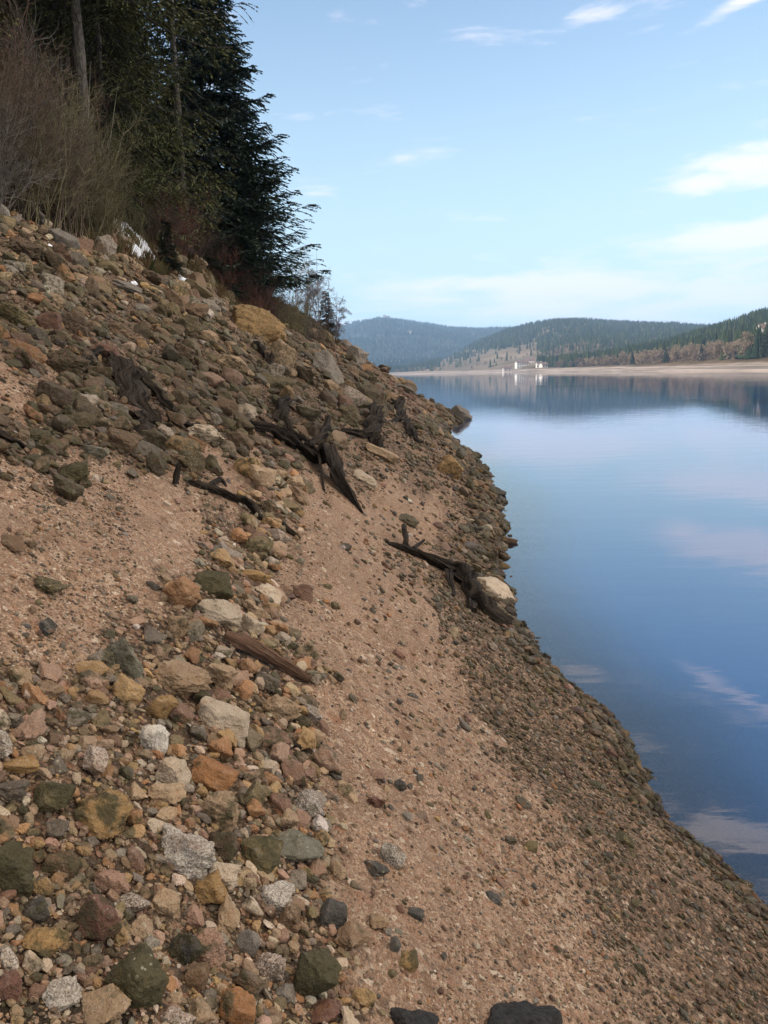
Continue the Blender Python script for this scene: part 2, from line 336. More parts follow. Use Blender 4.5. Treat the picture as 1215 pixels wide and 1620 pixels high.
def hill_fn(shore, ridge, ridge_d, tree):
    """returns h(r, s) for s = x/y slope of the bearing"""
    su = np.array([hz_el(np.float64(u), 583.)[0] for u, _ in shore]); sd = np.array([d for _, d in shore], float)
    ru = np.array([hz_el(np.float64(u), np.float64(v))[0] for u, v in ridge]); re = np.array([hz_el(np.float64(u), np.float64(v))[1] for u, v in ridge])
    du = np.array([hz_el(np.float64(u), 583.)[0] for u, _ in ridge_d]); dd = np.array([d for _, d in ridge_d], float)
    def h(r, s):
        Ds = np.interp(s, su, sd); Dr = np.interp(s, du, dd); Hr = np.interp(s, ru, re)*Dr+H_CAM-tree
        Db = Ds*1.02+38; bh = 5.4*np.clip(330/Ds, .1, 1.1)**.5; beach = bh*np.clip((r-Ds)/(Db-Ds), -1.5, 1)
        q = np.clip((r-Db)/(Dr-Db), 0, 1); rise = np.maximum(Hr-bh, 1.5)*(0.55*q+0.45*q*q*(3-2*q))
        fall = np.where(r > Dr, -(r-Dr)*0.3, 0)
        x = r*s/np.sqrt(1+s*s); y = r/np.sqrt(1+s*s)
        k = np.sqrt(Ds); env = np.sin(np.pi*np.clip(q, 0, 1))
        n = fbm(x/180, y/260, o=4, s=3)*0.10*np.maximum(Hr, 20)*env
        return beach+rise+fall+n, q, (r > Db)
    return h, su, sd, du, dd
def build_hill(name, u0, u1, spec, mat, nr=150, na=260):
    h, su, sd, du, dd = spec
    s0 = hz_el(np.float64(u0), 583.)[0]; s1 = hz_el(np.float64(u1), 583.)[0]
    s = np.linspace(s0, s1, na); q = np.linspace(-.06, 1.6, nr)
    Sg, Q = np.meshgrid(s, q, indexing='ij'); Ds = np.interp(Sg, su, sd); Dr = np.interp(Sg, du, dd); R = Ds+Q*(Dr-Ds)
    Q2 = np.where(Q < .2, Q*Q*2.2*np.sign(Q)+Q*.56*0.3, Q); R = Ds+np.where(Q < .2, Q2*.55, Q)*(Dr-Ds)
    R = np.sort(R, axis=1)
    Z, _, _ = h(R, Sg); K = np.sqrt(1+Sg*Sg)
    o = mesh_np(name, np.stack([R*Sg/K, R/K, Z], -1).reshape(-1, 3), grid_faces(na, nr), mat, smooth_shade=True); tag(o, kind='structure'); return o
def far_tree_proto(kind, seed):
    r = np.random.default_rng(seed); V = []; Fc = []
    def cone(z0, z1, rad, n):
        b = len(V)
        for i in range(n):
            a = 2*math.pi*i/n+r.uniform(0, .5); q = rad*r.uniform(.75, 1.15); V.append((q*math.cos(a), q*math.sin(a), z0+r.uniform(-.03, .03)))
        V.append((r.uniform(-.01, .01), r.uniform(-.01, .01), z1))
        for i in range(n): Fc.append((b+i, b+(i+1) % n, b+n))
    if kind == 0:
        cone(.05, .45, .20, 6); cone(.25, .72, .155, 6); cone(.5, 1.0, .10, 5)
    else:
        for i in range(70):
            c = r.normal(0, 1, 3)*[.10, .10, .19]+[0, 0, .55]; c[2] = min(max(c[2], .1), 1.0); b = len(V); V.extend([tuple(c+r.normal(0, .055, 3)) for _ in range(3)]); Fc.append((b, b+1, b+2))
    return np.array(V), np.array(Fc)
def scatter_forest(name, u0, u1, spec, count, hgt, mat, conif, decid, mask, dec_p, seed, label):
    h, su, sd, du, dd = spec; r = np.random.default_rng(seed)
    s = r.uniform(hz_el(np.float64(u0), 583.)[0], hz_el(np.float64(u1), 583.)[0], count*3)
    Ds = np.interp(s, su, sd)*1.02+38; Dr = np.interp(s, du, dd)*1.05; t = r.uniform(0, 1, len(s))
    R = np.sqrt(Ds**2+t*(Dr**2-Ds**2)); z, q, _ = h(R, s); K = np.sqrt(1+s*s); x = R*s/K; y = R/K
    u, v, _ = project(x, y, z); keep = r.uniform(0, 1, len(s)) < mask(u, v, q, x, y); x, y, z, q, u, v = [a[keep][:count] for a in (x, y, z, q, u, v)]; n = len(x)
    dec = r.uniform(0, 1, n) < dec_p(u, v, q, x, y); Vs = []; Fs = []; Cs = []; off = 0
    H = hgt*r.uniform(.6, 1.15, n)*np.where(dec, .62, 1)
    for kind in (0, 1):
        for sd_ in range(3):
            V, Fc = far_tree_proto(kind, 10*kind+sd_); idx = np.where((dec == bool(kind)) & (np.arange(n) % 3 == sd_))[0]
            if len(idx) == 0: continue
            a = r.uniform(0, 6.28, len(idx)); ca, sa = np.cos(a)[:, None], np.sin(a)[:, None]; Hh = H[idx][:, None]; wd = Hh*r.uniform(.8, 1.25, (len(idx), 1))
            P = np.stack([x[idx][:, None]+wd*(V[:, 0]*ca-V[:, 1]*sa), y[idx][:, None]+wd*(V[:, 0]*sa+V[:, 1]*ca), z[idx][:, None]-.5+Hh*V[:, 2]], -1)
            Vs.append(P.reshape(-1, 3)); Fs.append((Fc[None]+(np.arange(len(idx))*len(V))[:, None, None]+off).reshape(-1, 3)); off += len(idx)*len(V)
            pal = np.array(decid if kind else conif); c = pal[r.integers(0, len(pal), len(idx))]*r.uniform(.75, 1.25, (len(idx), 1)); Cs.append(np.repeat(c, len(V), 0))
    o = mesh_np(name, np.concatenate(Vs), np.concatenate(Fs), mat, color=np.concatenate(Cs)); tag(o, label, 'forest', kind='stuff'); return o
def far_foliage_material():
    t = NT('far_foliage'); t.bsdf(t.attr('col'), .95, None, .1); return t.m

HILL_A = hill_fn([(850, 700), (900, 620), (1000, 480), (1100, 400), (1215, 330), (1400, 260), (1700, 230)],
                 [(840, 586), (870, 575), (900, 566), (950, 556), (1000, 546), (1050, 537), (1100, 523), (1130, 514), (1160, 504), (1215, 487), (1300, 462), (1400, 448), (1700, 440)],
                 [(850, 900), (900, 950), (1000, 1000), (1100, 950), (1215, 850), (1700, 800)], 11)
HILL_B = hill_fn([(500, 1250), (640, 1050), (740, 980), (820, 860), (900, 720), (1100, 700), (1700, 700)],
                 [(560, 588), (640, 580), (690, 566), (730, 549), (760, 535), (800, 520), (850, 511), (880, 506), (920, 504), (960, 508), (1000, 510), (1100, 515), (1215, 520), (1700, 530)],
                 [(500, 1600), (700, 1800), (900, 2200), (1700, 2300)], 11)
HILL_C = hill_fn([(200, 1500), (560, 1500), (900, 1500), (1200, 1500)],
                 [(200, 530), (480, 520), (540, 515), (560, 509), (600, 503), (640, 505), (680, 511), (720, 518), (760, 520), (800, 519), (850, 517), (900, 522), (1200, 530)],
                 [(200, 3600), (900, 3800), (1200, 3800)], 10)
HILLS = [HILL_A, HILL_B, HILL_C]
mA = hill_material('hill_ground_near', ((.05, .04, .02), (.09, .065, .035), (.16, .11, .06)))
mB = hill_material('hill_ground_mid', ((.06, .06, .03), (.13, .10, .06), (.19, .15, .10)))
mC = hill_material('hill_ground_far', ((.025, .035, .03), (.03, .04, .03), (.05, .05, .035)))
build_hill('hill', 840, 1700, HILL_A, mA); build_hill('hill', 500, 1700, HILL_B, mB); build_hill('hill', 200, 1200, HILL_C, mC)
def build_forests():
    ff = far_foliage_material(); con = [(.022, .034, .016), (.032, .046, .018), (.045, .055, .02), (.016, .026, .014)]; dec = [(.12, .092, .062), (.165, .125, .085), (.09, .07, .055), (.21, .165, .12)]
    VILL = [(800, 560), (900, 560), (930, 590), (790, 600)]
    def mA_(u, v, q, x, y): return np.where((u < 880) & (q < .3), .0, 1.0)
    def dA(u, v, q, x, y): return np.clip(.08+.62*(q < .16)*(vnoise(x/55, y/55, s=4) > -.45)+.5*(vnoise(x/110, y/110, s=5) > .35)-.0, 0, 1)*np.where(u > 1185, .35, 1)
    def mB_(u, v, q, x, y):
        clear = (vnoise(x/170, y/260, s=11)+.5*vnoise(x/60, y/60, s=12) > .12) & (u < 850) & (q < .6)
        clear |= in_poly(u, v, [(700, 556), (800, 552), (905, 562), (905, 600), (690, 600)])&(vnoise(x/40, y/40, s=13) > -.4)
        return np.where((u > 795) & (u < 872) & (q < .14), 0.0, np.where(clear, .06, 1.0))
    def dB(u, v, q, x, y): return np.where((q < .35) & (vnoise(x/90, y/90, s=14) > 0), .75, .12)
    scatter_forest('forest', 850, 1700, HILL_A, 17000, 12, ff, con, dec, mA_, dA, 1, 'sunlit mixed forest of spruce and bare broadleaf trees on the right shore')
    scatter_forest('forest', 540, 1500, HILL_B, 24000, 12.5, ff, con, dec, mB_, dB, 2, 'hazy spruce forest with pale clearings on the middle hill across the lake')
    scatter_forest('forest', 400, 1000, HILL_C, 15000, 16, ff, [(.018, .03, .02), (.025, .04, .022)], dec, lambda u, v, q, x, y: np.ones_like(u), lambda u, v, q, x, y: 0.06+0*u, 3, 'blue hazy spruce forest covering the farthest hill at left')
build_forests()

def build_haze():
    t = NT('haze'); v = t.n('ShaderNodeVolumePrincipled'); v.inputs['Color'].default_value = (.42, .66, 1.0, 1); v.inputs['Density'].default_value = 0.00016; v.inputs['Anisotropy'].default_value = 0.0
    t.t.links.new(v.outputs[0], t.out.inputs['Volume'])
    x0, x1, y0, y1, z0, z1 = -9600, 9600, -100, 9300, -30, 420
    V = np.array([(x, y, z) for z in (z0, z1) for y in (y0, y1) for x in (x0, x1)], float)
    f = np.array([(0, 2, 3, 1), (4, 5, 7, 6), (0, 1, 5, 4), (2, 6, 7, 3), (0, 4, 6, 2), (1, 3, 7, 5)])
    tag(mesh_np('haze', V, f, t.m), kind='stuff')
build_haze()
# ------------------------------------------------------------------ stones
def ico(sub):
    import bmesh
    bm = bmesh.new(); bmesh.ops.create_icosphere(bm, subdivisions=sub, radius=1.0); bm.verts.ensure_lookup_table()
    V = np.array([v.co[:] for v in bm.verts]); Fc = np.array([[v.index for v in f.verts] for f in bm.faces]); bm.free()
    return V/np.linalg.norm(V, axis=1)[:, None], Fc
ICO = {s: ico(s) for s in (1, 2, 3, 4, 5)}
def rock_shape(seed, sub, cuts=11, edge=16.0, rough=0.05, flat=1.0):
    """a boulder broken along random flat planes, edges worn by 'edge', surface weathered by 'rough'"""
    r = np.random.default_rng(seed); D, Fc = ICO[sub]
    n = r.normal(size=(cuts, 3)); n /= np.linalg.norm(n, axis=1)[:, None]; dist = r.uniform(.55, 1.0, cuts)
    n = np.vstack([n, np.eye(3), -np.eye(3)]); dist = np.concatenate([dist, r.uniform(.85, 1.05, 6)])
    q = np.maximum(D@n.T, 1e-3)/dist            # 1/radius to every plane
    rad = 1/(np.sum(q**edge, axis=1)**(1/edge))
    rad = np.minimum(rad, 1.5)
    V = D*rad[:, None]; o = r.uniform(-50, 50, 3)
    if rough: 
        V = V*(1+rough*fbm(V[:, 0]*2.2+o[0], V[:, 1]*2.2+o[1], V[:, 2]*2.2+o[2], o=4 if sub > 2 else 2, s=seed)[:, None])
    if sub >= 4: V = V*(1+rough*.42*fbm(V[:, 0]*8+o[0], V[:, 1]*9+o[1], V[:, 2]*9+o[2], o=3, s=seed+3)[:, None])
    V -= (V.max(0)+V.min(0))/2; V /= (V.max(0)-V.min(0)).max(0)/2      # each axis spans about 2
    V /= 1.0; ext = (V.max(0)-V.min(0))/2; V /= ext
    return V, Fc
PAL = {'tan': (.36, .255, .155), 'pale cream': (.52, .43, .32), 'rusty orange': (.33, .155, .06), 'olive brown': (.13, .105, .045), 'grey': (.20, .185, .16), 'dark slate': (.050, .055, .055),
       'maroon': (.14, .065, .048), 'pinkish': (.36, .225, .16), 'brown': (.17, .105, .06), 'ochre': (.36, .225, .09), 'white': (.60, .56, .48), 'dark brown': (.075, .05, .03), 'mossy green': (.085, .075, .045), 'grey green': (.17, .17, .13)}
PALN = list(PAL); PALA = np.array([PAL[k] for k in PALN])
def rock_material(name, color_from='attr', speckle=False, coat=0.25):
    t = NT(name); g = t.n('ShaderNodeNewGeometry'); p = g.outputs['Position']
    if color_from == 'attr':
        base = t.attr('col'); moss = t.attr('col', 'Alpha')
    else:
        oi = t.n('ShaderNodeObjectInfo'); base = oi.outputs['Color']; moss = oi.outputs['Alpha']
    big = t.noise(p, 11, 5, .6); mid = t.noise(p, 45, 5, .65); fine = t.noise(p, 210, 3, .6)
    c = t.mix(t.mr(big, .36, .66, 0, .45), base, t.mix(1.0, base, (.62, .50, .36), 'MULTIPLY'))
    c = t.mix(t.mr(mid, .5, .72, 0, .40), c, t.mix(0.5, base, (.55, .46, .36)))
    rust = t.noise(p, 17, 4, .6); c = t.mix(t.mr(rust, .60, .74, 0, .45), c, (.26, .115, .04))
    c = t.mix(t.mr(fine, .54, .68, 0, .6), c, t.mix(1.0, c, (.45, .42, .40), 'MULTIPLY'))
    if speckle:
        v = t.voro(p, 330); sp = t.n('ShaderNodeSeparateColor'); t.set(sp.inputs[0], v.outputs['Color'])
        c = t.mix(0.62, c, t.ramp(sp.outputs[0], [(0, (.09, .075, .06)), (.2, (.28, .23, .18)), (.5, (.42, .36, .29)), (.8, (.56, .51, .44))], 'CONSTANT')); c = t.mix(t.mr(t.noise(p, 14, 4), .5, .65, 0, .55), c, (.17, .10, .06))
    # dried algae film, thickest in patches
    al = t.mr(t.math('ADD', t.noise(p, 20, 5, .65), t.math('MULTIPLY', moss, .42)), .60, .78, 0, .92)
    c = t.mix(al, c, t.mix(t.noise(p, 60, 4), (.030, .027, .014), (.095, .082, .038)))
    lich = t.voro(p, 75); c = t.mix(t.math('MULTIPLY', t.mr(lich.outputs['Distance'], .18, .30, 1, 0), t.mr(t.noise(p, 7, 3), .56, .68, 0, .7)), c, (.42, .38, .27))
    h = t.math('ADD', t.math('MULTIPLY', mid, 1.0), t.math('MULTIPLY', fine, .35)); h = t.math('ADD', h, t.math('MULTIPLY', big, 2.0))
    t.bsdf(c, t.mr(big, .3, .7, .92, .62), t.bump(h, 1.0, .014), coat); return t.m
M_STONE = rock_material('weathered_stone', 'object'); M_SPECK = rock_material('speckled_granite', 'object', True); M_RUB = rock_material('rubble_stone', 'attr')

PROTO = {}
def proto_mesh(k, sub, mat):
    key = (k, sub, mat.name)
    if key not in PROTO:
        V, Fc = rock_shape(1000+k, sub, cuts=9+k % 6, edge=[70, 26, 44, 16][k % 4], rough=[.10, .14, .08, .17][(k//2) % 4])
        me = bpy.data.meshes.new('stone'); me.from_pydata(V.tolist(), [], Fc.tolist()); me.polygons.foreach_set('use_smooth', np.ones(len(Fc), bool)); me.materials.append(mat); me.update()
        try: me.set_sharp_from_angle(angle=math.radians(28))
        except Exception: pass
        PROTO[key] = me
    return PROTO[key]
def place_stone(name, u, v, wpx, hpx, color, shape, label, tilt=None, moss=0.0, speck=False, sunk=.30, depthk=.8, group=None, cat=None, at=None):
    if at is None:
        g = ground_at(u, min(v+hpx*.28, 1990))
        if g is None: return None
        p, t = g
    else: p, t = at
    k_ = 1.15 if name == 'boulder' and t > 8 else (1.0 if t < 5 else 1.05); wpx *= k_; hpx *= k_
    sx = .5*wpx*t/F_PX; sz = .5*hpx*t/F_PX*.92; sy = depthk*sx
    n = normal_at(p[0], p[1]); tilt = 22 if tilt is None else tilt
    o = bpy.data.objects.new(name, proto_mesh(shape, 5 if wpx > 55 else 4, M_SPECK if speck else M_STONE)); COL.objects.link(o)
    o.rotation_euler = (Euler((random.uniform(-.2, .2), math.radians(tilt), math.radians(random.uniform(-14, 14))))).to_quaternion().to_euler()
    o.scale = (sx, sy, sz); o.location = Vector(p)+n*(sz*(1-2*sunk)*.8)+Vector((0, sy*.35, 0))
    o.location.z = max(o.location.z, float(height(o.location.x, o.location.y, False))+sz*(1-2*sunk)*.85) if sunk < .5 else o.location.z
    c = np.array(PAL[color])*.82+np.array([.175, .125, .075])*.18; j = random.uniform(.88, 1.12); o.color = (c[0]*j, c[1]*j, c[2]*j, moss)
    tag(o, label, cat or ('boulder' if name == 'boulder' else 'stone'), group or ('boulders on the bank' if name == 'boulder' else 'stones lying on the bank')); return o
# u, v, width, height in the photograph; colour; shape seed; tilt; moss; flags; label; landmark phrase
HERO = [
 (30, 1213, 62, 26, 'ochre', 1, 5, .0, '', 'smooth ochre oblong stone at the left edge beside the large mossy boulder', 'smooth ochre oblong stone'),
 (72, 1258, 62, 62, 'olive brown', 8, 20, .6, '', 'squat dark mossy boulder just below the smooth ochre oblong stone', 'squat dark mossy boulder'),
 (148, 1285, 86, 90, 'ochre', 2, 25, .50, '', 'big rounded olive boulder with orange underside in the near rubble', 'big rounded olive boulder'),
 (12, 1372, 76, 108, 'mossy green', 3, 10, .8, '', 'large grey green mossy boulder cut off by the left edge', 'grey green boulder at the left edge'),
 (94, 1364, 58, 52, 'brown', 4, 15, .4, '', 'squat dark brown stone right of the mossy boulder at the left edge', 'squat dark brown stone'),
 (141, 1452, 72, 96, 'maroon', 5, 38, .45, '', 'tilted red and green slab leaning against a thin upright slate', 'tilted red and green slab'),
 (160, 1418, 17, 100, 'grey', 6, -22, .2, '', 'thin grey slate standing on edge above the tilted red slab', 'thin upright slate'),
 (287, 1348, 92, 72, 'white', 7, 12, .0, 's', 'coarse speckled white granite block in the middle of the rubble', 'speckled white granite block'),
 (328, 1226, 78, 46, 'rusty orange', 8, 28, .05, '', 'bright orange slanting stone above the tan boulder', 'bright orange slanting stone'),
 (268, 1222, 56, 60, 'pale cream', 9, 30, .0, '', 'pale cream wedge stone left of the bright orange stone', 'pale cream wedge'),
 (341, 1280, 58, 72, 'tan', 10, 8, .38, '', 'upright tan boulder with dark algae on its right side', 'upright tan boulder'),
 (349, 1336, 50, 56, 'dark brown', 11, 0, .3, '', 'round dark rusty stone right of the speckled white granite', 'round dark rusty stone'),
 (402, 1350, 68, 58, 'olive brown', 12, 30, .5, '', 'blocky olive stone with a black blue upper face', 'blocky olive stone'),
 (464, 1346, 92, 40, 'grey green', 13, 8, .3, '', 'long flat grey green slab with a pale split top by the sand', 'long flat grey green slab'),
 (332, 1408, 64, 50, 'ochre', 14, 22, .1, '', 'yellow tan rounded block below the pale creamy block', 'yellow tan rounded block'),
 (346, 1383, 56, 42, 'pale cream', 15, 10, .1, '', 'pale creamy block resting behind the yellow tan block', 'pale creamy block'),
 (259, 1430, 50, 44, 'tan', 16, 30, .15, '', 'slanted tan cobble left of the yellow tan rounded block', 'slanted tan cobble'),
 (204, 1549, 94, 108, 'olive brown', 17, 10, .75, '', 'largest dark olive angular boulder in the bottom left foreground', 'largest dark olive boulder'),
 (284, 1500, 58, 60, 'dark slate', 18, -20, .6, '', 'black green angular stone right of the largest olive boulder', 'black green angular stone'),
 (325, 1500, 62, 62, 'pinkish', 19, 20, .25, '', 'rough pinkish red stone touching the black green angular stone', 'rough pinkish red stone'),
 (482, 1538, 72, 104, 'mossy green', 20, 30, .7, '', 'tall dark mossy slab leaning right at the edge of the sand', 'tall dark mossy slab'),
 (371, 1600, 60, 62, 'rusty orange', 21, 0, .25, '', 'orange brown block cut off by the bottom of the view', 'orange brown block'),
 (88, 1572, 54, 62, 'white', 22, -8, .0, 's', 'white granite stone shaped like a star at bottom left', 'white granite star stone'),
 (56, 1490, 76, 56, 'ochre', 23, 8, .45, '', 'stone mottled yellow olive and rust at bottom left', 'mottled yellow olive stone'),
 (145, 1600, 108, 42, 'tan', 24, -8, .1, '', 'broad flat tan rock along the bottom edge', 'broad flat tan rock'),
 (521, 1450, 46, 56, 'dark slate', 25, 20, .15, '', 'dark blue slate chunk with a sharp edge beside the sand', 'dark blue slate chunk'),
 (428, 1416, 62, 46, 'white', 26, 25, .1, 's', 'grey speckled granite lump above the mossy leaning slab', 'grey speckled granite lump'),
 (172, 1396, 52, 50, 'pinkish', 27, 15, .1, '', 'pinkish tan angular stone right of the squat brown stone', 'pinkish tan angular stone'),
 (303, 1546, 40, 44, 'brown', 28, 0, .15, '', 'upright brown cobble below the pinkish red stone', 'upright brown cobble'),
 (386, 1484, 44, 50, 'grey', 29, 35, .1, '', 'pinkish grey wedge stone right of the rough pinkish red stone', 'pinkish grey wedge stone'),
 (6, 1560, 44, 50, 'maroon', 30, 0, .1, '', 'dark red stone cut off by the left edge near the bottom', 'dark red stone'),
 (420, 1524, 56, 60, 'pinkish', 31, 15, .15, 's', 'speckled pink granite stone left of the tall mossy slab', 'speckled pink granite stone'),
 (506, 1606, 70, 36, 'maroon', 32, 0, .2, '', 'long maroon stone on the bottom edge right of the orange block', 'long maroon stone'),
 (642, 1521, 38, 28, 'ochre', 33, 10, .62, '', 'small egg shaped olive stone alone on the near sand', 'small olive egg stone'),
 (449, 1570, 36, 36, 'grey', 34, 10, .0, '', 'light grey cobble below left of the tall mossy slab', 'light grey cobble'),
 (305, 1449, 34, 40, 'pinkish', 35, -10, .0, '', 'pointed pink wedge stone below the slanted tan cobble', 'pointed pink wedge stone'),
 (52, 1440, 44, 38, 'dark slate', 36, 0, .45, '', 'black green triangular wedge stone near the left edge', 'black triangular wedge'),
 (332, 926, 64, 52, 'olive brown', 37, 5, .7, '', 'moss covered boulder at the top of the tan rubble', 'moss covered boulder'),
 (196, 1036, 44, 92, 'grey green', 38, -32, .35, '', 'large grey green slate fin standing on edge in the sand', 'grey green slate fin'),
 (277, 989, 34, 46, 'tan', 39, 5, .3, '', 'round headed tan stone below the moss covered boulder', 'round headed tan stone'),
 (68, 990, 30, 32, 'dark slate', 40, 40, .0, '', 'blue grey slate chip standing in the left sand patch', 'blue grey slate chip'),
 (344, 972, 76, 34, 'pale cream', 41, 22, .2, '', 'long cream stone with a black stripe just above the brown log', 'long cream striped stone'),
 (277, 1076, 96, 50, 'tan', 42, 15, .05, '', 'broad pale tan rock at the top left of the rubble tongue', 'broad pale tan rock'),
 (245, 1116, 46, 62, 'ochre', 43, 30, .15, '', 'ochre and cream stone below the broad pale tan rock', 'ochre and cream stone'),
 (312, 1100, 42, 34, 'dark brown', 44, 5, .4, '', 'dark round cobble between pale rocks below the brown log', 'dark round cobble'),
 (347, 1137, 90, 56, 'pale cream', 45, 20, .1, '', 'largest cream rock in the upper part of the rubble tongue', 'largest cream rock'),
 (436, 1122, 62, 52, 'tan', 46, 35, .15, '', 'tan grainy rock at the right margin below the log', 'tan grainy rock'),
 (236, 1166, 50, 58, 'white', 47, 25, .05, '', 'white and ochre split stone left of the largest cream rock', 'white and ochre split stone'),
 (13, 858, 52, 24, 'brown', 48, 10, .1, '', 'flat brown stone cut off by the left edge on the upper sand', 'flat brown stone on the sand'),
 (404, 912, 52, 26, 'ochre', 49, 20, .05, '', 'long ochre cobble right of the moss covered boulder', 'long ochre cobble'),
 (70, 925, 56, 30, 'olive brown', 50, 15, .45, '', 'low olive stone half buried in the left sand patch', 'low olive stone'),
 (395, 508, 94, 62, 'ochre', 51, 8, .30, 'B', 'huge square ochre boulder at the top of the bank below the bushes', 'huge square ochre boulder'),
 (436, 561, 48, 54, 'tan', 52, 35, .35, 'B', 'rounded tan boulder just below the huge square boulder', 'rounded tan boulder'),
 (515, 580, 56, 44, 'grey', 53, 38, .25, 'B', 'pale pointed grey boulder leaning down the far bank', 'pale pointed grey boulder'),
 (524, 612, 34, 26, 'tan', 54, 20, .15, '', 'tan block at the foot of the pale pointed grey boulder', 'tan block'),
 (324, 686, 58, 30, 'pale cream', 55, 12, .35, '', 'pale domed stone on the upper edge of the middle sand patch', 'pale domed stone'),
 (390, 738, 52, 50, 'ochre', 56, 35, .40, '', 'olive ochre boulder with a dark green foot on middle sand', 'olive ochre boulder'),
 (481, 650, 40, 34, 'mossy green', 57, 25, .35, '', 'pale green stone above the tangled black root', 'pale green stone'),
 (106, 745, 56, 44, 'olive brown', 58, 5, .7, '', 'moss brown boulder at the upper margin of the left sand', 'moss brown boulder'),
 (56, 689, 44, 30, 'mossy green', 59, 8, .5, '', 'squat olive green stone near the left edge above the sand', 'squat olive green stone'),
 (148, 714, 40, 24, 'grey green', 60, 12, .1, '', 'flat light grey stone between the two mossy brown stones', 'flat light grey stone'),
 (74, 510, 38, 42, 'maroon', 61, 15, .2, '', 'pointed maroon grey boulder on the upper left scree', 'pointed maroon grey boulder'),
 (114, 512, 44, 46, 'dark brown', 62, 35, .1, '', 'dark angular boulder right of the pointed maroon boulder', 'dark angular boulder'),
 (187, 520, 46, 26, 'brown', 63, 15, .3, '', 'low brown slab on the upper scree above the black stump', 'low brown slab'),
 (328, 531, 26, 26, 'tan', 64, 20, .1, '', 'small clean tan cube stone left of the huge square boulder', 'small clean tan cube stone'),
 (165, 556, 46, 34, 'maroon', 65, 15, .2, '', 'reddish domed stone directly above the black stump', 'reddish domed stone'),
 (97, 572, 60, 54, 'dark brown', 66, 30, .35, '', 'dark overhanging rock left of the black stump', 'dark overhanging rock'),
 (20, 497, 56, 46, 'olive brown', 67, 15, .4, '', 'broad olive brown boulder near the left edge on the scree', 'broad olive brown boulder'),
 (45, 336, 50, 40, 'grey', 68, 25, .3, '', 'grey block topping the rock pile below the bare shrubs', 'grey block on the rock pile'),
 (95, 375, 44, 36, 'grey', 69, 40, .2, '', 'grey slanted slab on the upper left rock pile', 'grey slanted slab'),
 (30, 390, 66, 34, 'dark brown', 70, 25, .2, '', 'long dark brown ledge rock in the upper left rock pile', 'long dark ledge rock'),
 (200, 455, 46, 18, 'grey', 71, 22, .1, '', 'thin grey plank shaped slab at the top of the scree', 'thin grey plank slab'),
 (238, 437, 44, 26, 'dark brown', 72, 10, .2, '', 'dark flat rock at the foot of the green bush', 'dark flat rock'),
 (372, 577, 60, 36, 'tan', 73, 25, .35, '', 'broad tan rock left of the rounded tan boulder', 'broad tan rock'),
 (707, 738, 36, 42, 'ochre', 74, 25, .3, '', 'olive tan boulder low on the bank near the water bend', 'olive tan boulder near the water'),
 (575, 757, 46, 17, 'pale cream', 75, 22, .1, '', 'long cream stone right of the tangled black root', 'long cream stone by the root'),
 (601, 716, 58, 22, 'tan', 76, 28, .2, '', 'long tan ledge stone below the leaning black stump', 'long tan ledge stone'),
 (782, 931, 70, 30, 'pale cream', 77, 40, .1, 'F', 'pale flat slab dipping into the water beside the long dark log', 'pale flat slab at the water'),
 (645, 823, 34, 15, 'mossy green', 78, 20, .3, '', 'small yellow green stone above the long dark log', 'small yellow green stone'),
 (770, 881, 30, 24, 'dark brown', 79, 10, .5, '', 'dark round stone on the waterline above the pale flat slab', 'dark stone on the waterline'),
 (806, 853, 24, 16, 'brown', 80, 10, .2, 'W', 'brown pointed stone standing in the shallow water', 'brown stone in the shallows'),
 (783, 777, 32, 20, 'dark slate', 81, 12, .0, 'W', 'black pointed rock sticking out over the water', 'black pointed rock'),
 (1178, 1414, 30, 24, 'brown', 82, 15, .4, 'W', 'round brown stone at the edge of the near water', 'round brown stone at near water'),
 (1096, 1323, 36, 20, 'maroon', 83, 20, .1, '', 'red brown stone on the waterline at lower right', 'red brown waterline stone'),
 (984, 1326, 38, 24, 'olive brown', 84, 10, .5, '', 'dark olive lump in the gravel above the lower waterline', 'dark olive lump'),
 (744, 933, 26, 16, 'grey green', 85, 40, .1, '', 'pale green pebble lodged against the long dark log', 'pale green stone by the log'),
 (593, 1268, 30, 22, 'maroon', 86, 10, .1, '', 'dark red cobble with slate chips on the middle sand', 'dark red cobble on sand'),
 (632, 1243, 20, 20, 'dark slate', 87, 0, .0, '', 'black cobble right of the dark red cobble on the sand', 'black cobble on sand'),
 (592, 1226, 34, 20, 'pinkish', 88, 10, .0, '', 'pink rounded stone above the dark red cobble', 'pink rounded stone'),
 (614, 1350, 44, 40, 'grey green', 89, 55, .1, 's', 'pale green and white crumbling stone on the near sand', 'pale crumbling stone'),
 (596, 1458, 30, 26, 'tan', 90, 30, .2, '', 'tan angular stone on sand right of the dark blue slate', 'tan angular stone on sand'),
 (780, 1422, 28, 14, 'dark slate', 91, 25, .0, '', 'thin black slate chip alone on the open sand', 'thin black slate chip'),
 (838, 1340, 24, 16, 'olive brown', 92, 20, .1, '', 'small brown flake stone in the middle of the sand tongue', 'small brown flake stone'),
 (656, 1445, 26, 20, 'dark slate', 93, 10, .1, '', 'blue grey chip on the sand right of the tan angular stone', 'blue grey chip'),
 (590, 1376, 46, 18, 'dark slate', 94, 12, .1, '', 'pair like black flat stone below the pale crumbling stone', 'black flat stone on sand'),
]
HEROPOS = []
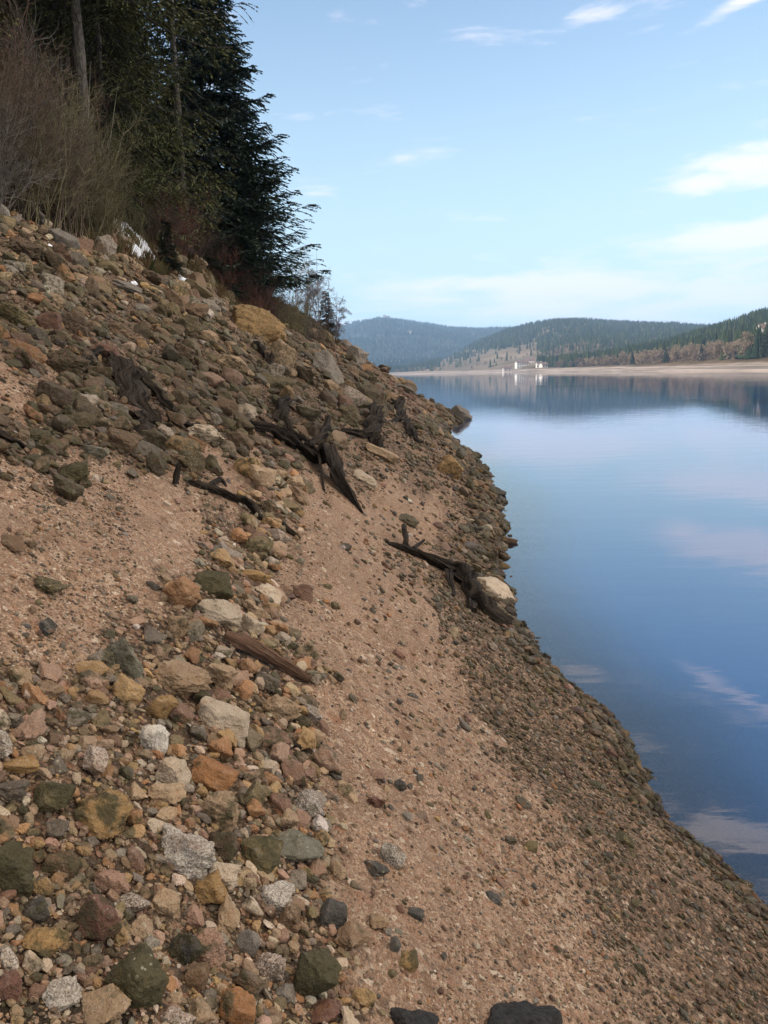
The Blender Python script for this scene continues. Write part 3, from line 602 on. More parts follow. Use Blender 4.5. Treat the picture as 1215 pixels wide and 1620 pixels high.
for (u, v, w, h, colr, shp, tilt, moss, fl, lab, mark) in HERO:
    big = ('B' in fl) or 'boulder' in lab.split(' ')[:5] or 'boulder' in mark
    if 'pair like' in lab: lab = 'flat black stone below the pale crumbling stone on the sand'
    o = place_stone('boulder' if big else 'stone', u, v, w, h, colr, shp, lab, tilt, moss, 's' in fl, sunk=.30 if 'W' not in fl else .42, depthk=.45 if w*1.8 < h else (.85 if 'F' not in fl else 1.1),
                    at=None if 'W' not in fl else ((lambda d: (np.array([-H_CAM*d[0]/d[2], -H_CAM*d[1]/d[2], 0.0]), -H_CAM/d[2]))(ray(u, v+h*.35))))
    if o is not None: HEROPOS.append((u, v, w, h, mark))
HP = np.array([(a[0], a[1], a[2], a[3]) for a in HEROPOS])
# ground kept clear for the dead wood
WOODP = [(185, 590, 40), (208, 622, 52), (232, 650, 44), (270, 650, 26), (300, 672, 20), (224, 682, 30), (275, 756, 26), (400, 672, 22), (430, 686, 28), (462, 702, 34), (500, 728, 52), (530, 760, 44), (556, 790, 24), (446, 660, 30), (590, 690, 36), (640, 665, 30), (626, 862, 18), (660, 878, 22), (690, 893, 24), (724, 908, 36), (746, 944, 42), (784, 976, 32), (812, 990, 16),
         (360, 1016, 20), (385, 1030, 26), (410, 1042, 28), (435, 1054, 28), (465, 1070, 22), (310, 768, 16), (335, 776, 20), (365, 788, 20), (398, 806, 22), (455, 838, 18), (10, 694, 22), (35, 706, 18), (415, 560, 26)]
WP = np.array(WOODP, float)
def off_wood(u, v, s): return np.all(np.hypot(WP[:, 0][None]-u[:, None], (WP[:, 1][None]-v[:, None])*1.2) > (WP[:, 2][None]*.34+s[:, None]*.40), axis=1)

# zone palettes: colour name -> weight
ZP = {0: dict(zip(PALN, [.14, .02, .05, .26, .12, .05, .07, .07, .20, .06, .01, .10, .12, .06])),
      1: dict(zip(PALN, [.25, .13, .09, .09, .07, .07, .08, .15, .09, .12, .02, .05, .03, .03])),
      2: dict(zip(PALN, [.20, .06, .06, .07, .12, .16, .09, .16, .12, .06, .02, .07, .01, .05])),
      3: dict(zip(PALN, [.14, .02, .05, .18, .14, .08, .08, .08, .20, .06, .00, .14, .06, .08])),
      4: dict(zip(PALN, [.12, .01, .10, .08, .06, .03, .25, .18, .30, .04, .00, .14, .00, .01]))}
ZMOSS = {0: .28, 1: .14, 2: .05, 3: .24, 4: .12}
def throw(n, seed, ymin=.62, ymax=62, s0=-1.05, s1=.75):
    """stones strewn over the bank, ever larger ones kept as the bank recedes"""
    r = np.random.default_rng(seed); y = ymin*np.exp(r.uniform(0, math.log(ymax/ymin), n)); x = y*r.uniform(s0, s1, n)+r.uniform(-.15, .15, n)
    d = shore_x(y)-x; k = (d > -.22) & (d < dtop(y)+1.0); x, y, d = x[k], y[k], d[k]; z = height(x, y); u, v, dep = project(x, y, z)
    return x, y, z, d, u, v, dep, r
def classed(zn, r):
    ci = np.zeros(len(zn), int)
    for q in range(5):
        m = zn == q; w = np.array([ZP[q][k] for k in PALN]); ci[m] = r.choice(len(PALN), m.sum(), p=w/w.sum())
    return ci
cands = []
def layer(n, seed, pxr, power, keep, mn=0.0):
    """keep: zone -> chance; pxr: range of sizes in photograph pixels at that distance"""
    x, y, z, d, u, v, dep, r = throw(n, seed); zn = zone(u, v, x, y); zn = np.where(dep < .3, 1, zn)
    pr = np.array([keep[q] for q in range(5)])[zn]
    patch = np.clip(.55+1.5*fbm(x*2.2/np.maximum(y*.22, .5), y*1.4/np.maximum(y*.22, .5), o=3, s=seed), .08, 1.4)     # stones gather in drifts
    pr = pr*np.where(zn == 2, patch, .35+.65*patch); pr = np.where(d < .12, np.maximum(pr, keep[3]*1.0), pr)
    k = r.uniform(0, 1, len(x)) < pr; x, y, z, d, u, v, dep, zn = [a[k] for a in (x, y, z, d, u, v, dep, zn)]
    px = pxr[0]*((1-r.uniform(0, 1, len(x))*(1-(pxr[1]/pxr[0])**(1-power))))**(1/(1-power))
    ow = off_wood(u, v, px*.9); x, y, z, d, u, v, dep, zn, px = [a[ow] for a in (x, y, z, d, u, v, dep, zn, px)]
    size = px*np.maximum(y, .8)*1.05/F_PX
    size = np.where((zn == 4), size*.55, size); size = size*np.interp(y, [2.5, 6, 14, 40], [1, .9, .75, .6])*np.where(zn == 0, 1.0, 1.0); size = np.where((zn == 3) & (px > 14), size*.6, size)
    return dict(x=x, y=y, z=z, d=d, u=u, v=v, zn=zn, px=size*F_PX/np.maximum(dep, .5), size=size, ci=classed(zn, r), r=r)
L1 = layer(17000, 101, (25, 56), 3.2, {0: .9, 1: 1.0, 2: .003, 3: .04, 4: .3})
# keep the big ones from piling into each other or into the stones already set
def thin(Lr, fac, hero_fac):
    o = np.argsort(-Lr['px']); keep = []; cell = {}
    for i in o:
        u, v, s = Lr['u'][i], Lr['v'][i], Lr['px'][i]; x, y, sz = Lr['x'][i], Lr['y'][i], Lr['size'][i]
        if len(HP) and np.any(np.hypot((HP[:, 0]-u)/(HP[:, 2]+s), (HP[:, 1]-v)/(HP[:, 3]+s*.7)) < .5*hero_fac): continue
        g = sz*1.0; c = (int(math.log(max(y, .5))*8), int(x/max(y, .5)*10)); ok = True
        for a in (-1, 0, 1):
            for b in (-1, 0, 1):
                for j in cell.get((c[0]+a, c[1]+b), ()):
                    if math.hypot(Lr['x'][j]-x, Lr['y'][j]-y) < fac*(Lr['size'][j]+sz)*.5: ok = False; break
                if not ok: break
            if not ok: break
        if ok: keep.append(i); cell.setdefault(c, []).append(i)
    keep = np.array(keep); return {k: (v[keep] if isinstance(v, np.ndarray) else v) for k, v in Lr.items()}
L1 = thin(L1, .74, .9)
L2 = thin(layer(80000, 202, (11, 25), 2.1, {0: 1.0, 1: 1.0, 2: .016, 3: .10, 4: .7}), .58, .66)
L3 = layer(120000, 303, (5.5, 12.5), 2.3, {0: .7, 1: .6, 2: .09, 3: .42, 4: .85})
def shoreline(n, seed):
    r = np.random.default_rng(seed); y = 2.2*np.exp(r.uniform(0, math.log(48/2.2), n)); d = r.normal(.08, .20, n)*np.clip(y*.10, .5, 2.2); x = shore_x(y)-d; z = height(x, y); u, v, dep = project(x, y, z)
    px = 8*(1-r.uniform(0, 1, n)*(1-(24/8)**(-1.3)))**(-1/1.3); size = px*y*1.05/F_PX*np.interp(y, [3, 8, 40], [1, .9, .55]); zn = np.full(n, 3); return dict(x=x, y=y, z=z, d=d, u=u, v=v, zn=zn, px=size*F_PX/dep, size=size, ci=classed(zn, r), r=r)
L4 = layer(260000, 404, (2.6, 6.0), 1.8, {0: .22, 1: .26, 2: .5, 3: .75, 4: .3})
print('stones', len(L1['x']), len(L2['x']), len(L3['x']), len(L4['x']))

def stones_transform(Lr, r, flat=(.38, .8)):
    n = len(Lr['x']); el = r.uniform(1.0, 1.55, n); s = Lr['size']*.5
    sc = np.stack([s*np.sqrt(el), s/np.sqrt(el)*r.uniform(.8, 1.1, n), s*r.uniform(flat[0], flat[1], n)], 1)
    e = .3; nx = -(height(Lr['x']+e, Lr['y'], False)-height(Lr['x']-e, Lr['y'], False))/(2*e); ny = -(height(Lr['x'], Lr['y']+e, False)-height(Lr['x'], Lr['y']-e, False))/(2*e)
    nrm = np.stack([nx, ny, np.ones(n)], 1)+r.normal(0, .28, (n, 3))*[1, 1, .3]; nrm /= np.linalg.norm(nrm, axis=1)[:, None]
    a = np.stack([np.cos(q := r.uniform(0, 6.28, n)), np.sin(q), np.zeros(n)], 1); a -= nrm*np.sum(a*nrm, 1)[:, None]; a /= np.linalg.norm(a, axis=1)[:, None]; b = np.cross(nrm, a)
    R = np.stack([a, b, nrm], 2)          # columns are the stone's own axes
    pos = np.stack([Lr['x'], Lr['y'], Lr['z']], 1)+nrm*(sc[:, 2]*r.uniform(.22, .85, n))[:, None]
    return sc, R, pos
ZMIX = np.array([.42, .36, .26, .40, .34])
def toned(col, zn):
    k = ZMIX[zn][..., None]; zt = np.array([[.155, .112, .070], [.25, .185, .12], [.19, .14, .09], [.12, .09, .055], [.17, .10, .065]])[zn]; return (col*(1-k)+zt*k)*np.array([.74, 1.16, 1.0, .84, .9])[zn][..., None]
def merged_stones(name, Lr, sub, seed, label, cat, nvar=14, sel=None, mat=None):
    r = np.random.default_rng(seed); sc, R, pos = stones_transform(Lr, r); n = len(pos); var = r.integers(0, nvar, n); Vs, Fs, Cs = [], [], []; off = 0
    if sel is None: sel = np.ones(n, bool)
    zn = Lr['zn']; col = PALA[Lr['ci']]*r.uniform(.55, 1.3, (n, 1))*r.uniform(.94, 1.06, (n, 3)); col = toned(col, zn)*(1+.95*smooth(4.3, 6.8, Lr['d'])*(zn == 0))[:, None]*(1-.42*smooth(.22, .05, Lr['d']))[:, None]; moss = np.clip(np.array([ZMOSS[q] for q in range(5)])[zn]+r.normal(0, .22, n), 0, 1)
    for k in range(nvar):
        V, Fc = rock_shape(5000+k*7+sub, sub, cuts=7+k % 5, edge=[60, 20, 36][k % 3], rough=.06 if sub > 1 else 0)
        i = np.where((var == k) & sel)[0]
        if len(i) == 0: continue
        P = np.einsum('nij,nvj->nvi', R[i], V[None]*sc[i][:, None, :])+pos[i][:, None, :]
        Vs.append(P.reshape(-1, 3)); Fs.append((Fc[None]+(np.arange(len(i))*len(V))[:, None, None]+off).reshape(-1, 3)); off += len(i)*len(V)
        Cs.append(np.repeat(np.concatenate([col[i], moss[i][:, None]], 1), len(V), 0))
    o = mesh_np(name, np.concatenate(Vs), np.concatenate(Fs), mat or M_RUB, color=np.concatenate(Cs)); tag(o, label, cat, kind='stuff'); return o

# the 300 that show largest are stones of their own
def merge_layers(a, b): return {k: (np.concatenate([a[k], b[k]]) if isinstance(a[k], np.ndarray) else a[k]) for k in a}
SH = shoreline(4200, 505); BIG = merge_layers(merge_layers(L1, L2), SH)
def visible(Lr):
    ok = (Lr['u'] > -10) & (Lr['u'] < 1225) & (Lr['v'] > 250) & (Lr['v'] < 1640); return ok
score = np.where(visible(BIG), BIG['px'], 0); N_IND = 300-len(HEROPOS)+8
order = np.argsort(-score)[:N_IND]; ind = np.zeros(len(score), bool); ind[order] = True
rr = np.random.default_rng(99); SC, RR, PP = stones_transform(BIG, rr, (.5, .95))
def nearest_mark(u, v):
    dd = np.hypot(HP[:, 0]-u, (HP[:, 1]-v)); j = int(np.argmin(dd)); hu, hv = HP[j, :2]
    du, dv = u-hu, v-hv
    rel = ('right of' if du > 0 else 'left of') if abs(du) > abs(dv) else ('below' if dv > 0 else 'above')
    return rel, HEROPOS[j][4], dd[j]
labs = {}; todo = []
for i in order:
    V, _ = None, None; asp = SC[i, 2]/SC[i, 0]; shp = 'flat' if asp < .5 else ('long' if SC[i, 0]/SC[i, 1] > 1.45 else ('chunky' if asp > .72 else 'rounded'))
    rel, mk, ds = nearest_mark(BIG['u'][i], BIG['v'][i]); cn = PALN[BIG['ci'][i]]
    k = f"{shp} {cn} stone {rel} the {mk}"; labs.setdefault(k, []).append((ds, i))
final = {}
ordn = ['closest', 'second closest', 'third closest', 'fourth closest', 'fifth closest', 'sixth closest']
for k, L in labs.items():
    L.sort()
    for q, (ds, i) in enumerate(L):
        if len(L) == 1: final[i] = (k, None)
        elif len(L) == 2: final[i] = (('nearer ' if q == 0 else 'farther ')+k, None)
        else: final[i] = (ordn[min(q, 5)]+' '+k, None)
for i in order:
    me = proto_mesh(int(rr.integers(100, 148)), 4 if BIG['px'][i] > 34 else 3, M_STONE if rr.uniform() > .1 else M_SPECK)
    o = bpy.data.objects.new('stone', me); COL.objects.link(o)
    o.matrix_world = Matrix.LocRotScale(Vector(PP[i]), Matrix(RR[i].tolist()).to_quaternion(), Vector(SC[i]))
    c = toned(PALA[BIG['ci'][i]]*rr.uniform(.8, 1.15), BIG['zn'][i])*(1+.8*float(smooth(4.3, 6.8, BIG['d'][i]))); o.color = (*c, float(np.clip(ZMOSS[int(BIG['zn'][i])]+rr.normal(0, .2), 0, 1)))
    tag(o, final[i][0], 'stone', 'stones lying on the bank')
rest = ~ind; big3 = BIG['px'] > 22
merged_stones('rubble', BIG, 3, 11, 'loose broken stones of all colours covering the bank between the larger rocks', 'rubble', sel=rest & big3)
merged_stones('rubble', BIG, 2, 11, 'fist sized stones filling the slope around the larger rocks', 'rubble', sel=rest & ~big3)
merged_stones('gravel', L3, 2, 12, 'coarse gravel strewn over the bank and along the waterline', 'gravel')
merged_stones('gravel', L4, 1, 13, 'small pebbles scattered over the sand', 'gravel')
# ------------------------------------------------------------------ dead wood: stumps, roots, logs
def wood_material(name, c0, c1, rough=.85, sc=1.0):
    t = NT(name); tc = t.n('ShaderNodeTexCoord').outputs['Object']; mp = t.n('ShaderNodeMapping'); t.set(mp.inputs['Vector'], t.attr('grain', 'Vector')); mp.inputs['Scale'].default_value = (26*sc, 26*sc, 3*sc)
    n = t.noise(mp.outputs[0], 1.0, 5, .65, .4); m = t.noise(t.pos(), 30, 4)
    c = t.mix(t.mr(n, .35, .7), c0, c1); c = t.mix(t.mr(m, .55, .75, 0, .4), c, (.16, .13, .09))
    t.bsdf(c, rough, t.bump(n, 1.0, .03), .12); return t.m
M_BLACKWOOD = wood_material('waterlogged_wood', (.008, .0065, .005), (.050, .038, .028), .95); M_BROWNWOOD = wood_material('weathered_wood', (.05, .028, .018), (.17, .10, .065))
def tube(pts, rad, seed, sides=18, rough=.28, flat=1.0, sub=10, knots=True):
    """a gnarled limb along a path: returns verts, faces, grain coordinates"""
    pts = np.array(pts, float); rad = np.array(rad, float); n0 = len(pts); tt = np.linspace(0, n0-1, (n0-1)*sub+1); r = np.random.default_rng(seed)
    def cr(a):
        out = []
        for t in tt:
            i = min(int(t), n0-2); f = t-i; p0, p1, p2, p3 = a[max(i-1, 0)], a[i], a[i+1], a[min(i+2, n0-1)]
            out.append(.5*((2*p1)+(-p0+p2)*f+(2*p0-5*p1+4*p2-p3)*f*f+(-p0+3*p1-3*p2+p3)*f**3))
        return np.array(out)
    P = cr(pts); Rr = np.maximum(cr(rad), rad.min()*.5); T = np.gradient(P, axis=0); T /= np.linalg.norm(T, axis=1)[:, None]+1e-9
    L = np.concatenate([[0], np.cumsum(np.linalg.norm(np.diff(P, axis=0), axis=1))]); ref = np.array([0, 0, 1.]); 
    if abs(T[0]@ref) > .8: ref = np.array([0, 1., 0])
    V, G = [], []; ang = np.arange(sides)*2*math.pi/sides; off = r.uniform(0, 50)
    a = np.cross(T[0], ref); a /= np.linalg.norm(a)
    lobes = 1+.22*np.cos(ang*3+off)+.12*np.cos(ang*5+off*2)
    for i in range(len(P)):
        a = a-T[i]*(a@T[i]); a /= np.linalg.norm(a); b = np.cross(T[i], a)
        k = Rr[i]*.72*lobes*(1+rough*1.25*fbm(np.cos(ang)*2.2+off, np.sin(ang)*2.2+off, np.full(sides, L[i]/max(rad.max(), .01)*.6), o=4, s=seed)); k = np.maximum(k, Rr[i]*.2)
        tw = L[i]*1.2
        P[i] = P[i]+rough*Rr[i]*1.1*np.array([float(vnoise(L[i]/max(rad.max(), .01)*.7, off, s=seed+q)) for q in (1, 2, 3)])
        V.append(P[i]+a*(np.cos(ang+tw)*k)[:, None]+b*(np.sin(ang+tw)*k*flat)[:, None]); G.append(np.stack([np.cos(ang)*rad.max(), np.sin(ang)*rad.max(), np.full(sides, L[i])], 1))
    V = np.concatenate(V+[P[:1], P[-1:]]); G = np.concatenate(G+[np.zeros((2, 3))]); nr = len(P); F = []
    for i in range(nr-1):
        for j in range(sides): F.append((i*sides+j, i*sides+(j+1) % sides, (i+1)*sides+(j+1) % sides, (i+1)*sides+j))
    c0, c1 = nr*sides, nr*sides+1
    for j in range(sides): F.append((c0, (j+1) % sides, j, c0)); F.append((c1, (nr-1)*sides+j, (nr-1)*sides+(j+1) % sides, c1))
    return V, [tuple(dict.fromkeys(f)) for f in F], G
def tube_obj(name, pts, rad, mat, parent=None, seed=1, loc=None, **kw):
    V, F, G = tube(pts, rad, seed, **kw)
    if loc is not None: V = V-np.array(loc)
    me = bpy.data.meshes.new(name); me.from_pydata(V.tolist(), [], F); me.polygons.foreach_set('use_smooth', np.ones(len(F), bool)); me.materials.append(mat)
    a = me.attributes.new('grain', 'FLOAT_VECTOR', 'POINT'); a.data.foreach_set('vector', np.ascontiguousarray(G, np.float32).ravel()); me.update()
    try: me.set_sharp_from_angle(angle=math.radians(40))
    except Exception: pass
    o = bpy.data.objects.new(name, me); COL.objects.link(o)
    if parent: o.parent = parent
    return o
def bank_pts(path):
    """path: (u, v, lift px, radius px) -> world points resting on the bank and radii"""
    P, R = [], []
    for (u, v, lift, rp) in path:
        g = ground_at(u, v+rp*.4)
        if g is None: continue
        p, t = g; n = normal_at(p[0], p[1]); P.append(p+np.array(n)*(rp*.30+lift*.5)*t/F_PX+np.array([0, 0, lift*.35*t/F_PX])); R.append(rp*t/F_PX)
    return P, R
def wood_thing(name, label, cat, limbs, mat, seed, group=None):
    """limbs: list of (part name, path, kwargs); the first sets the base"""
    paths = [bank_pts(l[1]) for l in limbs]; loc = paths[0][0][0]
    if len(limbs) == 1:
        o = tube_obj(name, *paths[0], mat, None, seed, loc=loc, **limbs[0][2]); o.location = loc; tag(o, label, cat, group); return o
    root = empty(name, loc, label, cat, group)
    for i, (l, (P, R)) in enumerate(zip(limbs, paths)): tube_obj(l[0], P, R, mat, root, seed+i, loc=loc, **l[2])
    return root
G_W = 'old stumps and roots on the bank'
wood_thing('tree_stump', 'broken hollow black stump with a long root reaching down to the right', 'stump',
    [('trunk', [(178, 572, 10, 8), (190, 595, 12, 22), (205, 622, 8, 30), (226, 648, 3, 24), (246, 668, 0, 9)], dict(rough=.45, flat=.55)),
     ('root', [(188, 582, 12, 8), (215, 602, 16, 9), (245, 628, 12, 8), (272, 652, 7, 7), (296, 674, 3, 5), (322, 668, 1, 3)], dict(rough=.3)),
     ('root', [(190, 590, 4, 9), (172, 566, 6, 11), (160, 556, 8, 8), (136, 574, 4, 8), (112, 596, 0, 5)], dict(rough=.3))], M_BLACKWOOD, 5, G_W)
wood_thing('tree_stump', 'short square black stump between stones below the big hollow stump', 'stump',
    [('trunk', [(216, 662, 24, 9), (222, 672, 12, 15), (228, 694, 0, 17)], dict(rough=.4, flat=.7)), ('root', [(224, 690, 2, 9), (238, 706, 0, 6), (250, 716, 0, 3)], dict())], M_BLACKWOOD, 15, G_W)
wood_thing('wooden_post', 'small upright rotten brown post at the edge of the left sand', 'post', [('post', [(275, 764, 0, 6.5), (275, 764, 16, 6), (275, 764, 38, 5)], dict(rough=.25, sub=4))], M_BLACKWOOD, 25, G_W)
wood_thing('root', 'tangled mass of black roots tapering down the slope above the sand tongue', 'root',
    [('trunk', [(388, 668, 2, 6), (420, 684, 6, 12), (462, 702, 8, 15), (500, 728, 10, 24), (530, 762, 6, 19), (556, 790, 2, 10), (574, 812, 0, 3)], dict(rough=.55, flat=.75)),
     ('root', [(478, 716, 20, 8), (500, 712, 34, 8), (508, 690, 40, 5)], dict()), ('root', [(470, 705, 22, 5), (492, 730, 26, 3.5), (504, 752, 12, 3), (512, 776, 2, 2.5)], dict()),
     ('root', [(446, 640, 16, 9), (440, 660, 6, 13), (458, 682, 3, 11), (476, 694, 4, 7)], dict(rough=.45)),], M_BLACKWOOD, 35, G_W)
wood_thing('tree_stump', 'dark upright stump leaning left above the long tan ledge stone', 'stump',
    [('trunk', [(588, 664, 22, 11), (584, 684, 10, 16), (592, 704, 0, 15)], dict(rough=.4)), ('root', [(584, 690, 6, 10), (560, 686, 4, 7), (540, 680, 0, 4)], dict()), ('root', [(596, 700, 4, 7), (610, 722, 0, 4)], dict())], M_BLACKWOOD, 45, G_W)
wood_thing('tree_stump', 'small black stump on the far bank right of the leaning stump', 'stump',
    [('trunk', [(628, 640, 12, 7), (632, 654, 6, 10), (646, 680, 2, 9), (660, 700, 0, 5)], dict(rough=.4)), ('root', [(634, 662, 3, 6), (618, 668, 1, 4), (604, 668, 0, 3)], dict())], M_BLACKWOOD, 55, G_W)
wood_thing('log', 'long crooked black log pointing into the water with broken branch stubs', 'log',
    [('trunk', [(610, 858, 2, 4), (648, 874, 4, 8), (690, 893, 5, 11), (724, 906, 8, 15), (746, 944, 8, 18), (784, 976, 5, 14), (824, 994, 1, 4)], dict(rough=.42)),
     ('branch', [(640, 868, 4, 6), (636, 858, 16, 5), (632, 846, 22, 5)], dict(sub=5)), ('branch', [(706, 908, 4, 8), (714, 930, 3, 6), (716, 942, 1, 4)], dict(sub=5)),
     ('branch', [(652, 872, 8, 4), (668, 862, 10, 2.5)], dict(sub=5)), ('branch', [(738, 948, 0, 11), (746, 966, 0, 9)], dict(sub=5))], M_BLACKWOOD, 65, G_W)
wood_thing('log', 'smooth brown weathered log lying across the top of the tan rubble', 'log', [('trunk', [(352, 1012, 14, 8), (385, 1028, 16, 13), (430, 1050, 14, 12), (488, 1080, 8, 7)], dict(rough=.16))], M_BROWNWOOD, 75, G_W)
wood_thing('root', 'bent black root lying below the rotten post on the pebbly sand', 'root',
    [('trunk', [(298, 764, 2, 4), (325, 772, 4, 9), (362, 786, 5, 8), (398, 804, 4, 9), (412, 822, 0, 7)], dict(rough=.3)), ('root', [(325, 775, 4, 6), (345, 762, 6, 4), (358, 770, 0, 3)], dict())], M_BLACKWOOD, 85, G_W)
wood_thing('root', 'short black root by the top of the sand tongue', 'root', [('trunk', [(436, 826, 2, 6), (455, 838, 3, 7), (474, 852, 0, 4)], dict(rough=.3))], M_BLACKWOOD, 95, G_W)
wood_thing('root', 'black root running out of the left edge among olive stones', 'root', [('trunk', [(-40, 676, 3, 10), (0, 690, 4, 9), (26, 702, 3, 7), (48, 714, 0, 3)], dict(rough=.3))], M_BLACKWOOD, 105, G_W)
wood_thing('root', 'black curved root beside the rounded tan boulder on the scree', 'root', [('trunk', [(398, 546, 4, 6), (412, 554, 5, 9), (426, 572, 3, 8), (432, 584, 0, 5)], dict(rough=.35))], M_BLACKWOOD, 115, G_W)
wood_thing('branch', 'thin dark stick among the stones at lower right of the rubble', 'stick', [('stick', [(452, 1176, 2, 3), (478, 1184, 3, 6), (508, 1176, 1, 3)], dict(rough=.2))], M_BLACKWOOD, 125, G_W)
# black crumbly clods at the bottom edge
def clod_material():
    t = NT('charred_clod'); p = t.pos(); n = t.noise(p, 60, 6, .7); t.bsdf(t.mix(t.mr(n, .3, .7), (.006, .0055, .005), (.040, .036, .032)), .75, t.bump(n, 1.0, .02), .35); return t.m
M_CLOD = clod_material()
for (u, v, w, h, lab, sd) in [(822, 1618, 150, 44, 'crumbly jet black lump on the sand at the bottom edge', 3), (650, 1628, 110, 26, 'low black charred lump left of the crumbly jet black lump', 4)]:
    p, t = ground_at(u, v+h*.2); V, Fc = rock_shape(300+sd, 5, cuts=12, edge=14, rough=.09)
    V = V*(1+.12*fbm(V[:, 0]*3.2, V[:, 1]*3.2, V[:, 2]*3.2, o=5, s=sd, g=.45)[:, None])
    o = mesh_np('charred_clod', V, Fc, M_CLOD, smooth_shade=True); o.scale = (w*.5*t/F_PX, w*.34*t/F_PX, h*.85*t/F_PX); o.rotation_euler = (0, math.radians(24), .2); o.location = p
    tag(o, lab, 'clod', 'black lumps at the bottom edge')

# ------------------------------------------------------------------ trees
def needle_material(name, tint):
    t = NT(name); b = t.attr('col'); c = t.mix(1.0, b, tint, 'MULTIPLY'); bs = t.bsdf(c, .65, None, .25); return t.m
def bark_material(name, c0, c1):
    t = NT(name); p = t.pos(); mp = t.n('ShaderNodeMapping'); t.set(mp.inputs['Vector'], p); mp.inputs['Scale'].default_value = (1, 1, .3); n = t.noise(mp.outputs[0], 22, 5, .65)
    t.bsdf(t.mix(t.mr(n, .35, .65), c0, c1), .95, t.bump(n, 1, .02), .15); return t.m
M_NEEDLE = needle_material('spruce_needles', (1, 1, 1)); M_BARK = bark_material('spruce_bark', (.07, .06, .05), (.20, .18, .155))
M_TWIG = None
def conifer_mesh(seed, H, rad, z0, per=7, gap=.27, tw=20, base=(.020, .032, .017), tip=(.040, .060, .026), droop=.28, sparse=0.0, prof=1.0, tuft=.034, hang=.10, lop=0.0, ts=1.0):
    r = np.random.default_rng(seed); Vt, Ft, Gt = tube([(0, 0, -.6), (r.uniform(-.1, .1), 0, H*.35), (0, r.uniform(-.1, .1), H*.7), (0, 0, H*.99)], [H*.0085+.05, H*.007+.035, H*.004+.015, .012], seed, sides=9, rough=.12, sub=5)
    A = []; BV = []; BF = []; nb = 0; z = z0
    while z < H*.985:
        f = (z-z0)/(H-z0); Lm = rad*((1-f)**prof)*(.75+.25*min(1, f*6+.35)); n = max(3, int(per*(1-.35*f)))
        for i in range(n):
            if r.uniform() < sparse: continue
            az_ = r.uniform(0, 6.28)
            if lop and math.cos(az_+.3) < -.25 and r.uniform() < lop*min(1, f*2.2): continue
            A.append((z+r.uniform(-.12, .12), az_, max(.12, Lm*r.uniform(.72, 1.08)), f))
        z += gap*(1-.35*f)*r.uniform(.7, 1.3)
    C = []; D = []; S = []; K = []
    for (z, a, L, f) in A:
        ca, sa = math.cos(a), math.sin(a); m = max(5, int(tw*(L/rad)**.7)); t = np.sort(r.uniform(.10, 1.0, m)); bend = r.normal(0, .12)
        dr = droop*(1.25-f)*L*r.uniform(.7, 1.2); up = (.10+.22*f)*L
        zz = lambda q: z-dr*np.sin(q*2.1)+up*q*q*.75
        bx = lambda q: (L*q*ca-bend*L*q*q*sa, L*q*sa+bend*L*q*q*ca)
        # bough
        q = np.linspace(0, .96, 6); X, Y = bx(q); Zb = zz(q); w = .022*L/rad+.012
        for k in range(5):
            o = len(BV)
            for kk in (k, k+1):
                ww = w*(1-q[kk]*.8); BV.extend([(X[kk]-sa*ww, Y[kk]+ca*ww, Zb[kk]), (X[kk]+sa*ww, Y[kk]-ca*ww, Zb[kk]), (X[kk], Y[kk], Zb[kk]+ww*1.5)])
            BF.extend([(o, o+1, o+4, o+3), (o+1, o+2, o+5, o+4), (o+2, o, o+3, o+5)])
        X, Y = bx(t); Z = zz(t)
        for side in (-1, 1):
            g = side*r.uniform(.65, 1.15, m); g = np.where(t > .93, g*.3, g); tl = (L*.42*(1-t)**.75+.22)*r.uniform(.7, 1.25, m); tl = np.minimum(tl, 1.15)
            dx = np.cos(a+g); dy = np.sin(a+g); dz = r.uniform(-.30, .02, m)+.16*t; nt = 13
            for k in range(nt):
                s = (k+r.uniform(.2, .9, m))/nt; C.append(np.stack([X+dx*tl*s, Y+dy*tl*s, Z+dz*tl*s-hang*tl*s*(.5+s)], 1)); D.append(np.stack([dx, dy, dz-hang*(.5+2*s)], 1)); S.append(np.clip(tl/nt*1.1, .025, .055)*ts*r.uniform(.8, 1.3, m)); K.append(.5*s+.5*t)
    C = np.concatenate(C); D = np.concatenate(D); D /= np.linalg.norm(D, axis=1)[:, None]; S = np.concatenate(S)[:, None]; K = np.concatenate(K); n = len(C)
    side = np.cross(D, [0, 0, 1.])+r.normal(0, .45, (n, 3)); side -= D*np.sum(side*D, 1)[:, None]; side /= np.linalg.norm(side, axis=1)[:, None]; w = tuft*r.uniform(.35, .9, n)[:, None]
    Q = np.stack([C-D*S*.8, C+side*w, C+D*S*1.1, C-side*w], 1).reshape(-1, 3); F = np.arange(n*4).reshape(-1, 4)
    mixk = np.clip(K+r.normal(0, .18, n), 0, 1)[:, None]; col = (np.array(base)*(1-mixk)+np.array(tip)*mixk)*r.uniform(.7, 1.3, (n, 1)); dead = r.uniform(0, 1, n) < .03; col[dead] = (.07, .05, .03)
    bv, bf = np.array(BV), np.array(BF); Cc = np.concatenate([np.repeat(col, 4, 0), np.tile([[.028, .022, .018]], (len(bv), 1))]); bf = bf+len(Q)
    return (Vt, Ft, Gt), (np.concatenate([Q, bv]), np.concatenate([F, bf]), Cc)
def mesh_raw(name, V, F, mat, col=None, smooth_shade=False):
    o = mesh_np(name, V, F, mat, color=col, smooth_shade=smooth_shade); me = o.data; bpy.data.objects.remove(o); return me
